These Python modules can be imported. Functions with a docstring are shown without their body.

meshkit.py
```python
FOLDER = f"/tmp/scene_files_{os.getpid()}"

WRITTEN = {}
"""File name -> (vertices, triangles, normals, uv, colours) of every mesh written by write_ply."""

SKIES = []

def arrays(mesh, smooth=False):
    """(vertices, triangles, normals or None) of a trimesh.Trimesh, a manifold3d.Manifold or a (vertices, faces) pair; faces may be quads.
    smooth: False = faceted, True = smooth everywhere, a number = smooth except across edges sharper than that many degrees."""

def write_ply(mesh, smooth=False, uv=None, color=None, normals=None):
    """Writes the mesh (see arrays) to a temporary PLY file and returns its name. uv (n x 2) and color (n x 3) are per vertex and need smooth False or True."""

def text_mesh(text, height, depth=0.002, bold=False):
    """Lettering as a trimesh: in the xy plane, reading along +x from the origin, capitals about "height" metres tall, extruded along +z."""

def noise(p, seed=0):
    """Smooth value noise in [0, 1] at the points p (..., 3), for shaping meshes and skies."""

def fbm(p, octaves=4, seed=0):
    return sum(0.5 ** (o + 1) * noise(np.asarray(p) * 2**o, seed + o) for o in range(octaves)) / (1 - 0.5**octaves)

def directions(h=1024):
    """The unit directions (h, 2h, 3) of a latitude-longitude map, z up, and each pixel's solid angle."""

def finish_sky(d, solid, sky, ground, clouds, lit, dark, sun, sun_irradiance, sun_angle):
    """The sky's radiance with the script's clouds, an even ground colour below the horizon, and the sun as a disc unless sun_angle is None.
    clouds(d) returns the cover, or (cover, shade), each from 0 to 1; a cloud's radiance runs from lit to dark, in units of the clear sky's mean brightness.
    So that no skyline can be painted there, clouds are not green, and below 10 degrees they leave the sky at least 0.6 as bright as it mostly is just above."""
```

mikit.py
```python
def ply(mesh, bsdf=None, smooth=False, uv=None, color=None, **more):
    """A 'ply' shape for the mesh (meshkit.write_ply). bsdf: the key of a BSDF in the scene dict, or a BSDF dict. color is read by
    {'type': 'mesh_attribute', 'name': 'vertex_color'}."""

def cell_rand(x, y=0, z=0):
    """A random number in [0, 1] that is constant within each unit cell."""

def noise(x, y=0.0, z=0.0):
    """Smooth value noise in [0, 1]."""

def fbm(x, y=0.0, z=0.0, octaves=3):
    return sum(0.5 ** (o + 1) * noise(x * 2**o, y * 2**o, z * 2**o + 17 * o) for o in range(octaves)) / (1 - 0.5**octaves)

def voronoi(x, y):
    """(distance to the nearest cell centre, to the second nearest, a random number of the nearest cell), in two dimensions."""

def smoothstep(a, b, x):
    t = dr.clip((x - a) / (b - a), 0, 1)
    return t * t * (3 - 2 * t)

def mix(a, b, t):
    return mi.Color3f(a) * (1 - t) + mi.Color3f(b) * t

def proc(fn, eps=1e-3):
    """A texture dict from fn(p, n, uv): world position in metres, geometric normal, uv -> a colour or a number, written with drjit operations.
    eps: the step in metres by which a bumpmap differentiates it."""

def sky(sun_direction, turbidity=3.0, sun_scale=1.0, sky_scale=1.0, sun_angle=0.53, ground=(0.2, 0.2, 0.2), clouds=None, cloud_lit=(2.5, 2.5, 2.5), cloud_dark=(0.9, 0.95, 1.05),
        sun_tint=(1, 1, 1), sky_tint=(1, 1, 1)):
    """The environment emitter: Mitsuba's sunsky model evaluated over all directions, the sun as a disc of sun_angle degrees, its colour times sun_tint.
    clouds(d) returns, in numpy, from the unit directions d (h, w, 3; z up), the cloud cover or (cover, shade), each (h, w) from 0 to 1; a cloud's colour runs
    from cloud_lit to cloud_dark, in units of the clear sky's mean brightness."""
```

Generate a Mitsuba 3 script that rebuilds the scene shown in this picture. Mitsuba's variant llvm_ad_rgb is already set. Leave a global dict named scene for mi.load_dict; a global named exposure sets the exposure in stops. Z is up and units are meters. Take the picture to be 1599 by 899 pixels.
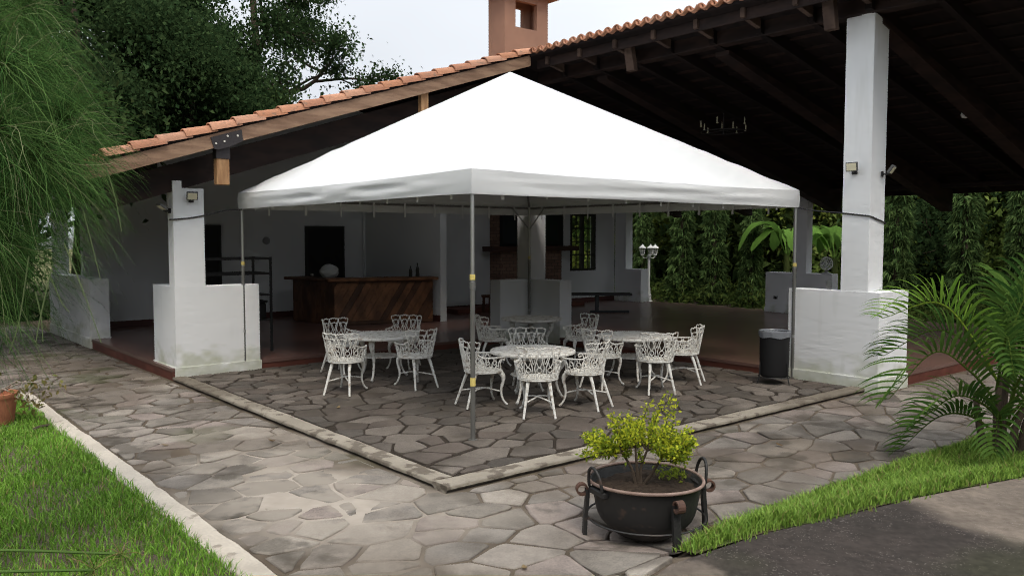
import math
import numpy as np, trimesh, mitsuba as mi, drjit as dr
import shapely
from shapely.geometry import Polygon, Point
from shapely.ops import unary_union
from shapely import affinity
from scipy.spatial import Voronoi
import meshkit, mikit
from mikit import proc, noise, fbm, voronoi, smoothstep, mix, cell_rand

T = mi.ScalarTransform4f


def sbox(x0, x1, y0, y1): return shapely.box(x0, y0, x1, y1)


PI = math.pi
scene, labels = {}, {}

# ------------------------------------------------------------------ camera, sky, exposure
CAM = np.array([-3.70, -5.22, 1.95])
AZ, PITCH = math.radians(50.1), math.radians(3.48)
FH = np.array([math.cos(AZ), math.sin(AZ), 0.0])
RT = np.array([math.sin(AZ), -math.cos(AZ), 0.0])
FWD = FH * math.cos(PITCH) - np.array([0, 0, math.sin(PITCH)])
scene['camera'] = {'type': 'perspective', 'fov': 63.54, 'fov_axis': 'x', 'near_clip': 0.05, 'far_clip': 2000.0,
                   'to_world': T().look_at(origin=CAM.tolist(), target=(CAM + FWD).tolist(), up=[0, 0, 1])}


def cloud_fn(d):
    n = meshkit.fbm(d * np.array([2.2, 2.2, 4.0]), 4, 5)
    # an even overcast: brighter overhead than low down, softly mottled
    return 1.0, np.clip(0.70 * (1 - np.clip(d[..., 2], 0, 1)) + (n - 0.5) * 0.45, 0, 1)


scene['sky'] = mikit.sky([-0.30, -0.62, 1.0], turbidity=3, sun_scale=0.30, sun_angle=25, clouds=cloud_fn,
                         cloud_lit=(3.1, 3.25, 3.42), cloud_dark=(1.06, 1.12, 1.22),
                         sun_tint=(0.90, 0.98, 1.10))
exposure = 2.25

# ------------------------------------------------------------------ helpers
KEYS = set()


def numbered(name):
    if name not in KEYS:
        KEYS.add(name)
        return name
    k = 1
    while f'{name}_{k:03d}' in KEYS:
        k += 1
    KEYS.add(f'{name}_{k:03d}')
    return f'{name}_{k:03d}'


def obj(name, mesh, m, parent=None, smooth=False, label=None, color=None, kind=None, **more):
    key = numbered(f'{parent}__{name}' if parent else name)
    scene[key] = mikit.ply(mesh, m, smooth=smooth, color=color, **more)
    d = {}
    if label: d['label'] = label
    if kind: d['kind'] = kind
    if d: labels[key] = d
    return key


def put(name, shape, parent=None, to_world=None, label=None):
    key = numbered(f'{parent}__{name}' if parent else name)
    scene[key] = {**shape, 'to_world': to_world} if to_world is not None else dict(shape)
    if label: labels[key] = {'label': label}
    return key


def thing(name, label, cat, group=None):
    key = numbered(name)
    labels[key] = {'label': label, 'category': cat}
    if group: labels[key]['group'] = group
    return key


def tag(key, label, cat, group=None):
    labels[key] = {**labels.get(key, {}), 'label': label, 'category': cat}
    if group: labels[key]['group'] = group
    return key


def struct(name, mesh, m, **k):
    return obj(name, mesh, m, kind='structure', **k)


class MB:
    """collects vertices and triangles (and colours)"""
    def __init__(s): s.v, s.f, s.c, s.n = [], [], [], 0
    def add(s, v, f, c=None):
        v = np.asarray(v, float); f = np.asarray(f, int)
        if f.shape[1] == 4: f = np.vstack([f[:, [0, 1, 2]], f[:, [0, 2, 3]]])
        s.v.append(v); s.f.append(f + s.n); s.n += len(v)
        if c is not None: s.c.append(np.broadcast_to(c, (len(v), 3)))
        return s
    def mesh(s): return (np.vstack(s.v), np.vstack(s.f))
    def col(s): return np.vstack(s.c)
    def box(s, x0, x1, y0, y1, z0, z1, ch=0.0):
        v, f = boxvf(x0, x1, y0, y1, z0, z1, ch); return s.add(v, f)
    def tube(s, p, r, sides=6, c=None, caps=True):
        v, f = tube(p, r, sides, caps); return s.add(v, f, c)


def boxvf(x0, x1, y0, y1, z0, z1, ch=0.0):
    if ch <= 0:
        v = np.array([[x, y, z] for x in (x0, x1) for y in (y0, y1) for z in (z0, z1)], float)
        f = np.array([[0, 1, 3], [0, 3, 2], [4, 6, 7], [4, 7, 5], [0, 4, 5], [0, 5, 1], [2, 3, 7], [2, 7, 6], [0, 2, 6], [0, 6, 4], [1, 5, 7], [1, 7, 3]])
        return v, f
    pts = []
    for x, sx in ((x0, 1), (x1, -1)):
        for y, sy in ((y0, 1), (y1, -1)):
            for z, sz in ((z0, 1), (z1, -1)):
                pts += [[x + sx * ch, y + sy * ch, z], [x + sx * ch, y, z + sz * ch], [x, y + sy * ch, z + sz * ch]]
    h = trimesh.convex.convex_hull(np.array(pts))
    return np.array(h.vertices), np.array(h.faces)


def box(x0, x1, y0, y1, z0, z1, ch=0.0):
    return boxvf(x0, x1, y0, y1, z0, z1, ch)


def frames(p):
    t = np.gradient(p, axis=0)
    t /= np.linalg.norm(t, axis=1, keepdims=True) + 1e-12
    ref = np.array([0, 0, 1.0]) if abs(t[:, 2]).mean() < 0.8 else np.array([1.0, 0.2, 0])
    a = np.cross(t, ref); a /= np.linalg.norm(a, axis=1, keepdims=True) + 1e-12
    return t, a, np.cross(t, a)


def tube(p, r, sides=6, caps=True):
    p = np.asarray(p, float)
    t, a, b = frames(p)
    r = np.broadcast_to(r, (len(p),))
    ang = np.arange(sides) * 2 * PI / sides
    v = (p[:, None] + r[:, None, None] * (np.cos(ang)[None, :, None] * a[:, None] + np.sin(ang)[None, :, None] * b[:, None])).reshape(-1, 3)
    i, j = np.meshgrid(np.arange(len(p) - 1), np.arange(sides), indexing='ij')
    q = np.stack([i * sides + j, (i + 1) * sides + j, (i + 1) * sides + (j + 1) % sides, i * sides + (j + 1) % sides], -1).reshape(-1, 4)
    f = np.vstack([q[:, [0, 1, 2]], q[:, [0, 2, 3]]])
    if caps:
        n = len(v); e = (len(p) - 1) * sides
        v = np.vstack([v, p[0], p[-1]])
        k = np.arange(sides)
        f = np.vstack([f, np.stack([np.full(sides, n), k, (k + 1) % sides], 1), np.stack([np.full(sides, n + 1), e + (k + 1) % sides, e + k], 1)])
    return v, f


def spline(pts, n):
    """Catmull-Rom through the points"""
    p = np.asarray(pts, float)
    p = np.vstack([2 * p[0] - p[1], p, 2 * p[-1] - p[-2]])
    m = len(p) - 3
    u = np.linspace(0, m, n); i = np.minimum(u.astype(int), m - 1); t = (u - i)[:, None]
    a, b, c, d = p[i], p[i + 1], p[i + 2], p[i + 3]
    return 0.5 * (2 * b + (c - a) * t + (2 * a - 5 * b + 4 * c - d) * t ** 2 + (3 * b - a - 3 * c + d) * t ** 3)


def lathe(prof, n=24):
    prof = np.asarray(prof, float)
    ang = np.arange(n) * 2 * PI / n
    v = np.stack([prof[:, None, 0] * np.cos(ang), prof[:, None, 0] * np.sin(ang), np.broadcast_to(prof[:, None, 1], (len(prof), n))], -1).reshape(-1, 3)
    i, j = np.meshgrid(np.arange(len(prof) - 1), np.arange(n), indexing='ij')
    q = np.stack([i * n + j, i * n + (j + 1) % n, (i + 1) * n + (j + 1) % n, (i + 1) * n + j], -1).reshape(-1, 4)
    return v, np.vstack([q[:, [0, 1, 2]], q[:, [0, 2, 3]]])


def prism(pts2, d0, d1, plane='xz'):
    """extrudes a 2D polygon; plane 'xz' extrudes along y, 'yz' along x, 'xy' along z"""
    poly = pts2 if isinstance(pts2, Polygon) else Polygon(pts2)
    m = trimesh.creation.extrude_polygon(poly, d1 - d0, engine='earcut')
    v = np.array(m.vertices); f = np.array(m.faces)
    a, b, c = v[:, 0], v[:, 1], v[:, 2] + d0
    if plane == 'xz': return np.stack([a, c, b], 1), f[:, ::-1]
    if plane == 'yz': return np.stack([c, a, b], 1), f
    return np.stack([a, b, c], 1), f


def grid(us, vs, fn):
    U, V = np.meshgrid(us, vs, indexing='ij')
    P = fn(U, V).reshape(-1, 3)
    n, m = len(us), len(vs)
    i, j = np.meshgrid(np.arange(n - 1), np.arange(m - 1), indexing='ij')
    q = np.stack([i * m + j, (i + 1) * m + j, (i + 1) * m + j + 1, i * m + j + 1], -1).reshape(-1, 4)
    return P, np.vstack([q[:, [0, 1, 2]], q[:, [0, 2, 3]]])


def rotz(v, a):
    c, s = math.cos(a), math.sin(a)
    v = np.asarray(v, float)
    return np.stack([v[..., 0] * c - v[..., 1] * s, v[..., 0] * s + v[..., 1] * c, v[..., 2]], -1)


def xf(x, y, z=0.0, a=0.0, s=1.0):
    return T().translate([x, y, z]).rotate([0, 0, 1], math.degrees(a)).scale(s)


# ------------------------------------------------------------------ materials
def two(b): return {'type': 'twosided', 'bsdf': b}


def prin(color, rough=0.6, spec=0.4, metal=0.0, **k):
    if not isinstance(color, dict): color = {'type': 'rgb', 'value': list(color)}
    return two({'type': 'principled', 'base_color': color, 'roughness': rough, 'specular': spec, 'metallic': metal, **k})


def mat(name, color, rough=0.6, spec=0.4, metal=0.0, bump=None, bscale=0.002, **k):
    b = prin(color if not callable(color) else proc(color), rough, spec, metal, **k)
    if bump is not None:
        b = two({'type': 'bumpmap', 'arbitrary': proc(bump), 'scale': bscale, 'bsdf': b['bsdf']})
    scene[name] = b
    KEYS.add(name)
    return name


VCOL = {'type': 'mesh_attribute', 'name': 'vertex_color'}
for _n, _t in (('leaf_mat', 0.7), ('far_leaf_mat', 0.7)):
    scene[_n] = {'type': 'principledthin', 'base_color': VCOL, 'roughness': 0.5, 'diff_trans': _t, 'spec_trans': 0.0, 'eta': 1.35}
    KEYS.add(_n)
mat('grass_mat', VCOL, 0.6, 0.2)
mat('bark_mat', lambda p, n, uv: mix((0.10, 0.075, 0.055), (0.05, 0.038, 0.03), fbm(p.x * 6, p.y * 6, p.z * 2)), 0.85, 0.2)


def wall_col(p, n, uv):
    g = fbm(p.x * 1.7, p.y * 1.7, p.z * 1.3, octaves=4)
    b = mix((0.78, 0.79, 0.80), (0.70, 0.71, 0.72), g)
    streak = fbm(p.x * 9, p.y * 9, p.z * 0.9)
    b = mix(b, (0.60, 0.61, 0.60), smoothstep(0.62, 0.8, streak) * 0.35)
    hh = p.z + (fbm(p.x * 4 + 9, p.y * 4, p.z * 5) - 0.5) * 0.9
    moss = (1 - smoothstep(0.02, 0.42, hh)) * (0.35 + 0.5 * fbm(p.x * 12, p.y * 12, p.z * 10))
    return mix(b, (0.33, 0.35, 0.20), moss * 0.85)


mat('white_plaster', wall_col, 0.85, 0.2, bump=lambda p, n, uv: fbm(p.x * 5, p.y * 5, p.z * 22, octaves=4), bscale=0.006)
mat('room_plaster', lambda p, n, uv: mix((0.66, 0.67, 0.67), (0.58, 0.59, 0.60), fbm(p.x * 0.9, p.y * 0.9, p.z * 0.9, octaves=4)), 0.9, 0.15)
mat('chimney_plaster', lambda p, n, uv: mix((0.36, 0.21, 0.15), (0.28, 0.165, 0.12), fbm(p.x * 2.3, p.y * 2.3, p.z * 1.5, octaves=4)), 0.9, 0.15)
scene['fabric_white'] = {'type': 'principledthin', 'roughness': 0.6, 'diff_trans': 0.035, 'spec_trans': 0.0, 'base_color': proc(lambda p, n, uv: mix((0.745, 0.755, 0.765), (0.655, 0.67, 0.68), fbm(p.x * 1.3, p.y * 1.3, p.z * 2, octaves=4)))}
KEYS.add('fabric_white')
mat('pole_metal', lambda p, n, uv: mix((0.28, 0.28, 0.27), (0.17, 0.165, 0.155), fbm(p.x * 20, p.y * 20, p.z * 6)), 0.45, 0.5, 0.7)
mat('pole_thin_metal', (0.55, 0.55, 0.54), 0.35, 0.5, 0.8)
mat('tape_yellow', (0.62, 0.50, 0.16), 0.6)


def wood(base, dark, sx, sy, sz):
    def f(p, n, uv):
        g = fbm(p.x * sx, p.y * sy, p.z * sz, octaves=4)
        k = fbm(p.x * sx * 4, p.y * sy * 4, p.z * sz * 4)
        return mix(mix(base, dark, smoothstep(0.25, 0.75, g)), dark, smoothstep(0.55, 0.8, k) * 0.6)
    return f


mat('rake_wood', wood((0.285, 0.18, 0.12), (0.165, 0.098, 0.064), 2.5, 20, 14), 0.75, 0.25)
mat('stub_wood', wood((0.42, 0.25, 0.13), (0.27, 0.145, 0.07), 25, 25, 3), 0.75, 0.25)
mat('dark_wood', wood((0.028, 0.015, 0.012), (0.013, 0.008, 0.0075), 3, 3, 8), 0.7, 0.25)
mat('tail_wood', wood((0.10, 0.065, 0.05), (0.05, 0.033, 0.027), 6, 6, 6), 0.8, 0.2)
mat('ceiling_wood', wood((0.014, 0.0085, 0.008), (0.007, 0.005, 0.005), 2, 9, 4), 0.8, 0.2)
mat('bar_wood', wood((0.27, 0.118, 0.052), (0.12, 0.050, 0.024), 6, 6, 3), 0.4, 0.5)
mat('bar_wood_dark', wood((0.12, 0.052, 0.026), (0.05, 0.022, 0.012), 6, 6, 3), 0.4, 0.5)
mat('mantel_wood', wood((0.075, 0.032, 0.024), (0.04, 0.02, 0.016), 3, 9, 9), 0.5, 0.4)
TILE_COLS = [(0.52, 0.255, 0.155), (0.46, 0.215, 0.125), (0.56, 0.29, 0.185), (0.42, 0.20, 0.125), (0.50, 0.27, 0.18)]
for _i, _c in enumerate(TILE_COLS):
    mat(f'tile_clay_{_i}', (lambda c: lambda p, n, uv: mix(mix(c, [x * 0.72 for x in c], fbm(p.x * 7, p.y * 7, p.z * 7)), (0.16, 0.13, 0.10), smoothstep(0.60, 0.78, fbm(p.x * 16 + 3, p.y * 16, p.z * 16)) * 0.55))(_c), 0.85, 0.2)


def floor_col(p, n, uv):
    g = fbm(p.x * 0.8, p.y * 0.8, 0, octaves=4)
    return mix((0.150, 0.080, 0.066), (0.105, 0.060, 0.052), g)


scene['floor_red'] = two({'type': 'principled', 'base_color': proc(floor_col), 'roughness': 0.26, 'specular': 0.8, 'clearcoat': 1.0, 'clearcoat_gloss': 0.85})
KEYS.add('floor_red')
mat('riser_red', lambda p, n, uv: mix((0.15, 0.05, 0.035), (0.08, 0.03, 0.022), fbm(p.x * 5, p.y * 5, p.z * 9)), 0.6, 0.3)


def iron_col(p, n, uv):
    return mix((0.022, 0.021, 0.021), (0.060, 0.040, 0.031), smoothstep(0.62, 0.85, fbm(p.x * 14, p.y * 14, p.z * 14)))


mat('iron_black', iron_col, 0.55, 0.45, bump=lambda p, n, uv: fbm(p.x * 60, p.y * 60, p.z * 60), bscale=0.002)
mat('iron_rust', lambda p, n, uv: mix((0.13, 0.068, 0.048), (0.065, 0.040, 0.032), fbm(p.x * 25, p.y * 25, p.z * 25)), 0.8, 0.3)
mat('iron_rim', lambda p, n, uv: mix((0.34, 0.25, 0.21), (0.16, 0.10, 0.08), fbm(p.x * 18, p.y * 18, p.z * 18)), 0.6, 0.4)
mat('plate_iron', (0.035, 0.030, 0.032), 0.6, 0.4, 0.3)
mat('bolt_metal', (0.70, 0.66, 0.58), 0.35, 0.5, 0.6)


def cast_col(p, n, uv):
    g = fbm(p.x * 30, p.y * 30, p.z * 30)
    return mix(mix((0.72, 0.71, 0.67), (0.36, 0.31, 0.25), smoothstep(0.52, 0.76, g) * 0.85), (0.22, 0.12, 0.07), smoothstep(0.66, 0.80, fbm(p.x * 13 + 5, p.y * 13, p.z * 13)) * 0.6)


mat('cast_white', cast_col, 0.5, 0.4)
mat('soil_mat', lambda p, n, uv: mix((0.055, 0.040, 0.030), (0.022, 0.017, 0.014), fbm(p.x * 40, p.y * 40, p.z * 40)), 0.95, 0.1,
    bump=lambda p, n, uv: fbm(p.x * 70, p.y * 70, p.z * 70), bscale=0.012)
mat('black_plastic', (0.012, 0.012, 0.013), 0.6, 0.25)
mat('black_steel', (0.018, 0.018, 0.019), 0.45, 0.5)
mat('black_screen', (0.008, 0.010, 0.016), 0.18, 0.5)
mat('door_dark', (0.012, 0.011, 0.011), 0.6, 0.3)
mat('frame_dark', (0.022, 0.024, 0.018), 0.6, 0.3)
mat('baseboard_red', (0.075, 0.026, 0.022), 0.5, 0.4)
mat('lamp_white', (0.76, 0.77, 0.75), 0.45, 0.4)
mat('light_face', (0.62, 0.58, 0.42), 0.3, 0.5)
mat('light_box', (0.10, 0.10, 0.10), 0.45, 0.5)
mat('wire_black', (0.02, 0.02, 0.022), 0.5, 0.4)
mat('plate_grey', (0.22, 0.22, 0.22), 0.5, 0.4)
mat('bag_plastic', (0.17, 0.18, 0.20), 0.25, 0.5)
mat('pale_cloth', (0.52, 0.53, 0.52), 0.8, 0.2)
mat('bottle_dark', (0.03, 0.03, 0.025), 0.15, 0.5)
scene['clear_glass'] = {'type': 'dielectric', 'int_ior': 1.5}
scene['pane_glass'] = {'type': 'thindielectric', 'int_ior': 1.5}
KEYS |= {'clear_glass', 'pane_glass'}
mat('terracotta', lambda p, n, uv: mix((0.42, 0.17, 0.09), (0.28, 0.11, 0.065), fbm(p.x * 12, p.y * 12, p.z * 9)), 0.85, 0.2)
mat('twig_pale', (0.30, 0.25, 0.21), 0.85, 0.2)


def brick_fire(p, n, uv):
    r = dr.floor(p.z / 0.085)
    u = (p.x + p.y) / 0.24 + 0.5 * (r - 2 * dr.floor(r / 2))
    e = dr.maximum(smoothstep(0.44, 0.48, dr.abs(u - dr.floor(u) - 0.5)), smoothstep(0.40, 0.46, dr.abs(p.z / 0.085 - r - 0.5)))
    c = mix((0.17, 0.10, 0.075), (0.26, 0.16, 0.12), cell_rand(dr.floor(u), r))
    return mix(c, (0.09, 0.075, 0.065), e)


mat('fire_brick', brick_fire, 0.9, 0.2)

# stones: a few variants each; patio stones paler, with a cement wash worn over part of them, terrace stones darker
def washed(p):
    return smoothstep(0.95, 0.15, dr.sqrt(dr.square((p.x + 0.75) / 1.30) + dr.square((p.y - 1.0) / 2.7)) + (fbm(p.x * 1.5, p.y * 1.5, 0) - 0.5) * 1.0)


def grime(p, b):
    # a film of brown earth and damp algae that runs over stones and joints alike
    d = smoothstep(0.50, 0.68, fbm(p.x * 0.9 + 3, p.y * 0.9, 4, octaves=5))
    b = mix(b, (0.105, 0.082, 0.062), d * 0.55)
    k = smoothstep(0.60, 0.74, fbm(p.x * 2.6 + 8, p.y * 2.6, 2, octaves=5))
    b = mix(b, (0.050, 0.043, 0.033), k * 0.6)
    m = smoothstep(0.56, 0.74, fbm(p.x * 1.2 + 20, p.y * 1.2, 9, octaves=5)) * smoothstep(-2.0, 5.5, p.y)
    return mix(b, (0.060, 0.066, 0.030), m * 0.6)


def stone(c0, c1, off, patio=True):
    def f(p, n, uv):
        g = fbm(p.x * 3.1 + off, p.y * 3.1, 0, octaves=4)
        b = mix(c0, c1, g)
        b = b * (0.74 + 0.30 * noise(p.x * 95 + off, p.y * 95, p.z * 30) + 0.24 * fbm(p.x * 22 + off, p.y * 22, 1, octaves=4))
        st = smoothstep(0.50, 0.76, fbm(p.x * 1.6 + off * 0.1, p.y * 1.6, 3, octaves=4))
        b = mix(b, (0.062, 0.052, 0.042), st * (0.70 if patio else 0.85))
        if patio:
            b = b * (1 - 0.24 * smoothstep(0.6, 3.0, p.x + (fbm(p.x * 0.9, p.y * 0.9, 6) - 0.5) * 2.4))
            b = grime(p, b)
            w = washed(p) * smoothstep(0.36, 0.56, fbm(p.x * 4, p.y * 4, 8, octaves=4))
            return mix(b, (0.30, 0.265, 0.225), w * 0.70) * 0.98
        return b
    return f


def stone_bump(p, n, uv): return fbm(p.x * 16, p.y * 16, p.z * 16, octaves=5)


PATIO_STONE = [((0.285, 0.252, 0.220), (0.175, 0.152, 0.132)), ((0.245, 0.220, 0.196), (0.150, 0.133, 0.118)), ((0.335, 0.298, 0.258), (0.215, 0.187, 0.160)),
               ((0.280, 0.236, 0.210), (0.172, 0.142, 0.127)), ((0.225, 0.201, 0.174), (0.135, 0.118, 0.102))]
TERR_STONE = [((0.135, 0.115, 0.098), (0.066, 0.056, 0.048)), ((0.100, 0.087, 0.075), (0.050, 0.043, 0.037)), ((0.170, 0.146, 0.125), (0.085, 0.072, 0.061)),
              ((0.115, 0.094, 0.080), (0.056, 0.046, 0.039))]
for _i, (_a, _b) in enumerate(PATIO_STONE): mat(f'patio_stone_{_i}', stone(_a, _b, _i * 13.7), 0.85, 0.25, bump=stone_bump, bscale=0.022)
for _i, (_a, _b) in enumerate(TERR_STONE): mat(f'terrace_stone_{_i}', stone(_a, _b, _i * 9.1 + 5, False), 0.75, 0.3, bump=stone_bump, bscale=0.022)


def mortar_col(p, n, uv):
    zone = washed(p)
    g = fbm(p.x * 8, p.y * 8, 0, octaves=4)
    dark = mix((0.125, 0.100, 0.076), (0.062, 0.049, 0.038), g)
    pale = mix((0.40, 0.355, 0.305), (0.27, 0.235, 0.20), g)
    return mix(grime(p, dark), pale, zone)


mat('mortar_patio', mortar_col, 0.95, 0.1, bump=lambda p, n, uv: fbm(p.x * 40, p.y * 40, 0, octaves=4), bscale=0.012)
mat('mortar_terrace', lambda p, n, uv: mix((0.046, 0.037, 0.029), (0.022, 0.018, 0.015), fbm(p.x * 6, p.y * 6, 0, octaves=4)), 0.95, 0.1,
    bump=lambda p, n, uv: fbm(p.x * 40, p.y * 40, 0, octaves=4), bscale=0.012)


def kerb_col(p, n, uv):
    g = fbm(p.x * 3, p.y * 3, 0, octaves=4)
    b = mix((0.33, 0.295, 0.245), (0.21, 0.185, 0.150), g)
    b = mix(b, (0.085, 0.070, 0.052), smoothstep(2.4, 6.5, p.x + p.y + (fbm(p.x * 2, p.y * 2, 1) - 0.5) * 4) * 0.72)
    d = smoothstep(0.50, 0.66, fbm(p.x * 9 + 4, p.y * 9, p.z * 9, octaves=4))
    b = mix(b, (0.10, 0.082, 0.065), d * 0.8)
    return b * (0.9 + 0.2 * noise(p.x * 80, p.y * 80, p.z * 80))


mat('kerb_concrete', kerb_col, 0.9, 0.2, bump=lambda p, n, uv: fbm(p.x * 30, p.y * 30, p.z * 30, octaves=4), bscale=0.01)


def lawn_kerb_col(p, n, uv):
    g = fbm(p.x * 4, p.y * 4, 0, octaves=4)
    b = mix((0.52, 0.47, 0.40), (0.36, 0.32, 0.27), g)
    d = smoothstep(0.60, 0.74, fbm(p.x * 10 + 4, p.y * 10, p.z * 9, octaves=4))
    return mix(b, (0.15, 0.12, 0.095), d * 0.6) * (0.9 + 0.2 * noise(p.x * 80, p.y * 80, p.z * 80))


mat('lawn_kerb_concrete', lawn_kerb_col, 0.9, 0.2, bump=lambda p, n, uv: fbm(p.x * 30, p.y * 30, p.z * 30, octaves=4), bscale=0.01)


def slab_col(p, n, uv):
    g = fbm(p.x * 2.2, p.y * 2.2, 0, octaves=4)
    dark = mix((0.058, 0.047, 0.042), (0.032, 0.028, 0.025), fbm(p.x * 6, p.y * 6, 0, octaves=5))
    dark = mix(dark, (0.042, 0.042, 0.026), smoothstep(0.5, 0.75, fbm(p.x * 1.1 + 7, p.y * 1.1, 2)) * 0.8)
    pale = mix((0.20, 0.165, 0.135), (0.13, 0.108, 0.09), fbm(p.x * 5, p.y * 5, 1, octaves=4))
    # shade painted on the drive, paler right of a line; worn patch at tip
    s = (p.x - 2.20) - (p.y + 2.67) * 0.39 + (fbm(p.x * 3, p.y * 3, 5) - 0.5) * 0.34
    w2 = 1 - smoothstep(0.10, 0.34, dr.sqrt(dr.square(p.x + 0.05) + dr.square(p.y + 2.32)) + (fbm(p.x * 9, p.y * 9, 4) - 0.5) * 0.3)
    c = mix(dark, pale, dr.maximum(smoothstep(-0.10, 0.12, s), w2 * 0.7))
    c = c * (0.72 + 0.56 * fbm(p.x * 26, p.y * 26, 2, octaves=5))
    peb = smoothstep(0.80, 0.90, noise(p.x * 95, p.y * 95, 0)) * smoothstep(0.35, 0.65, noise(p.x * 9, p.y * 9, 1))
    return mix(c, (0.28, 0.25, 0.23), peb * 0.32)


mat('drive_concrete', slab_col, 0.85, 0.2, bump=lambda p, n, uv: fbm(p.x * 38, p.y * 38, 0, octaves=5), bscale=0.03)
mat('far_earth', lambda p, n, uv: mix((0.10, 0.12, 0.045), (0.16, 0.13, 0.085), fbm(p.x * 0.8, p.y * 0.8, 0, octaves=4)), 0.95, 0.1)
mat('lawn_soil', lambda p, n, uv: mix((0.055, 0.075, 0.022), (0.085, 0.070, 0.040), smoothstep(0.4, 0.7, fbm(p.x * 4, p.y * 4, 0, octaves=4))), 0.95, 0.1)

# ------------------------------------------------------------------ ground
EDGE = np.array([(-3.0, -4.2), (-0.9, -2.75), (-0.35, -2.28), (0.03, -2.20), (0.9, -2.26), (1.44, -2.38), (2.4, -2.56), (3.58, -2.87), (6, -3.4), (18, -6.5)])


def yedge(x): return np.interp(x, EDGE[:, 0], EDGE[:, 1])


def gz(x, y):
    t = np.clip(1 - (y - yedge(x)) / 0.5, 0, 1)
    z = -0.050 + 0.10 * t * t * (3 - 2 * t)
    z = z - 0.065 * np.exp(-(((x - 0.56) ** 2 + (y + 1.55) ** 2) / 0.17) ** 2)
    return z + 0.012 * (meshkit.fbm(np.stack([x * 0.7, y * 0.7, 0 * x], -1), 3, 3) - 0.5)


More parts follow.
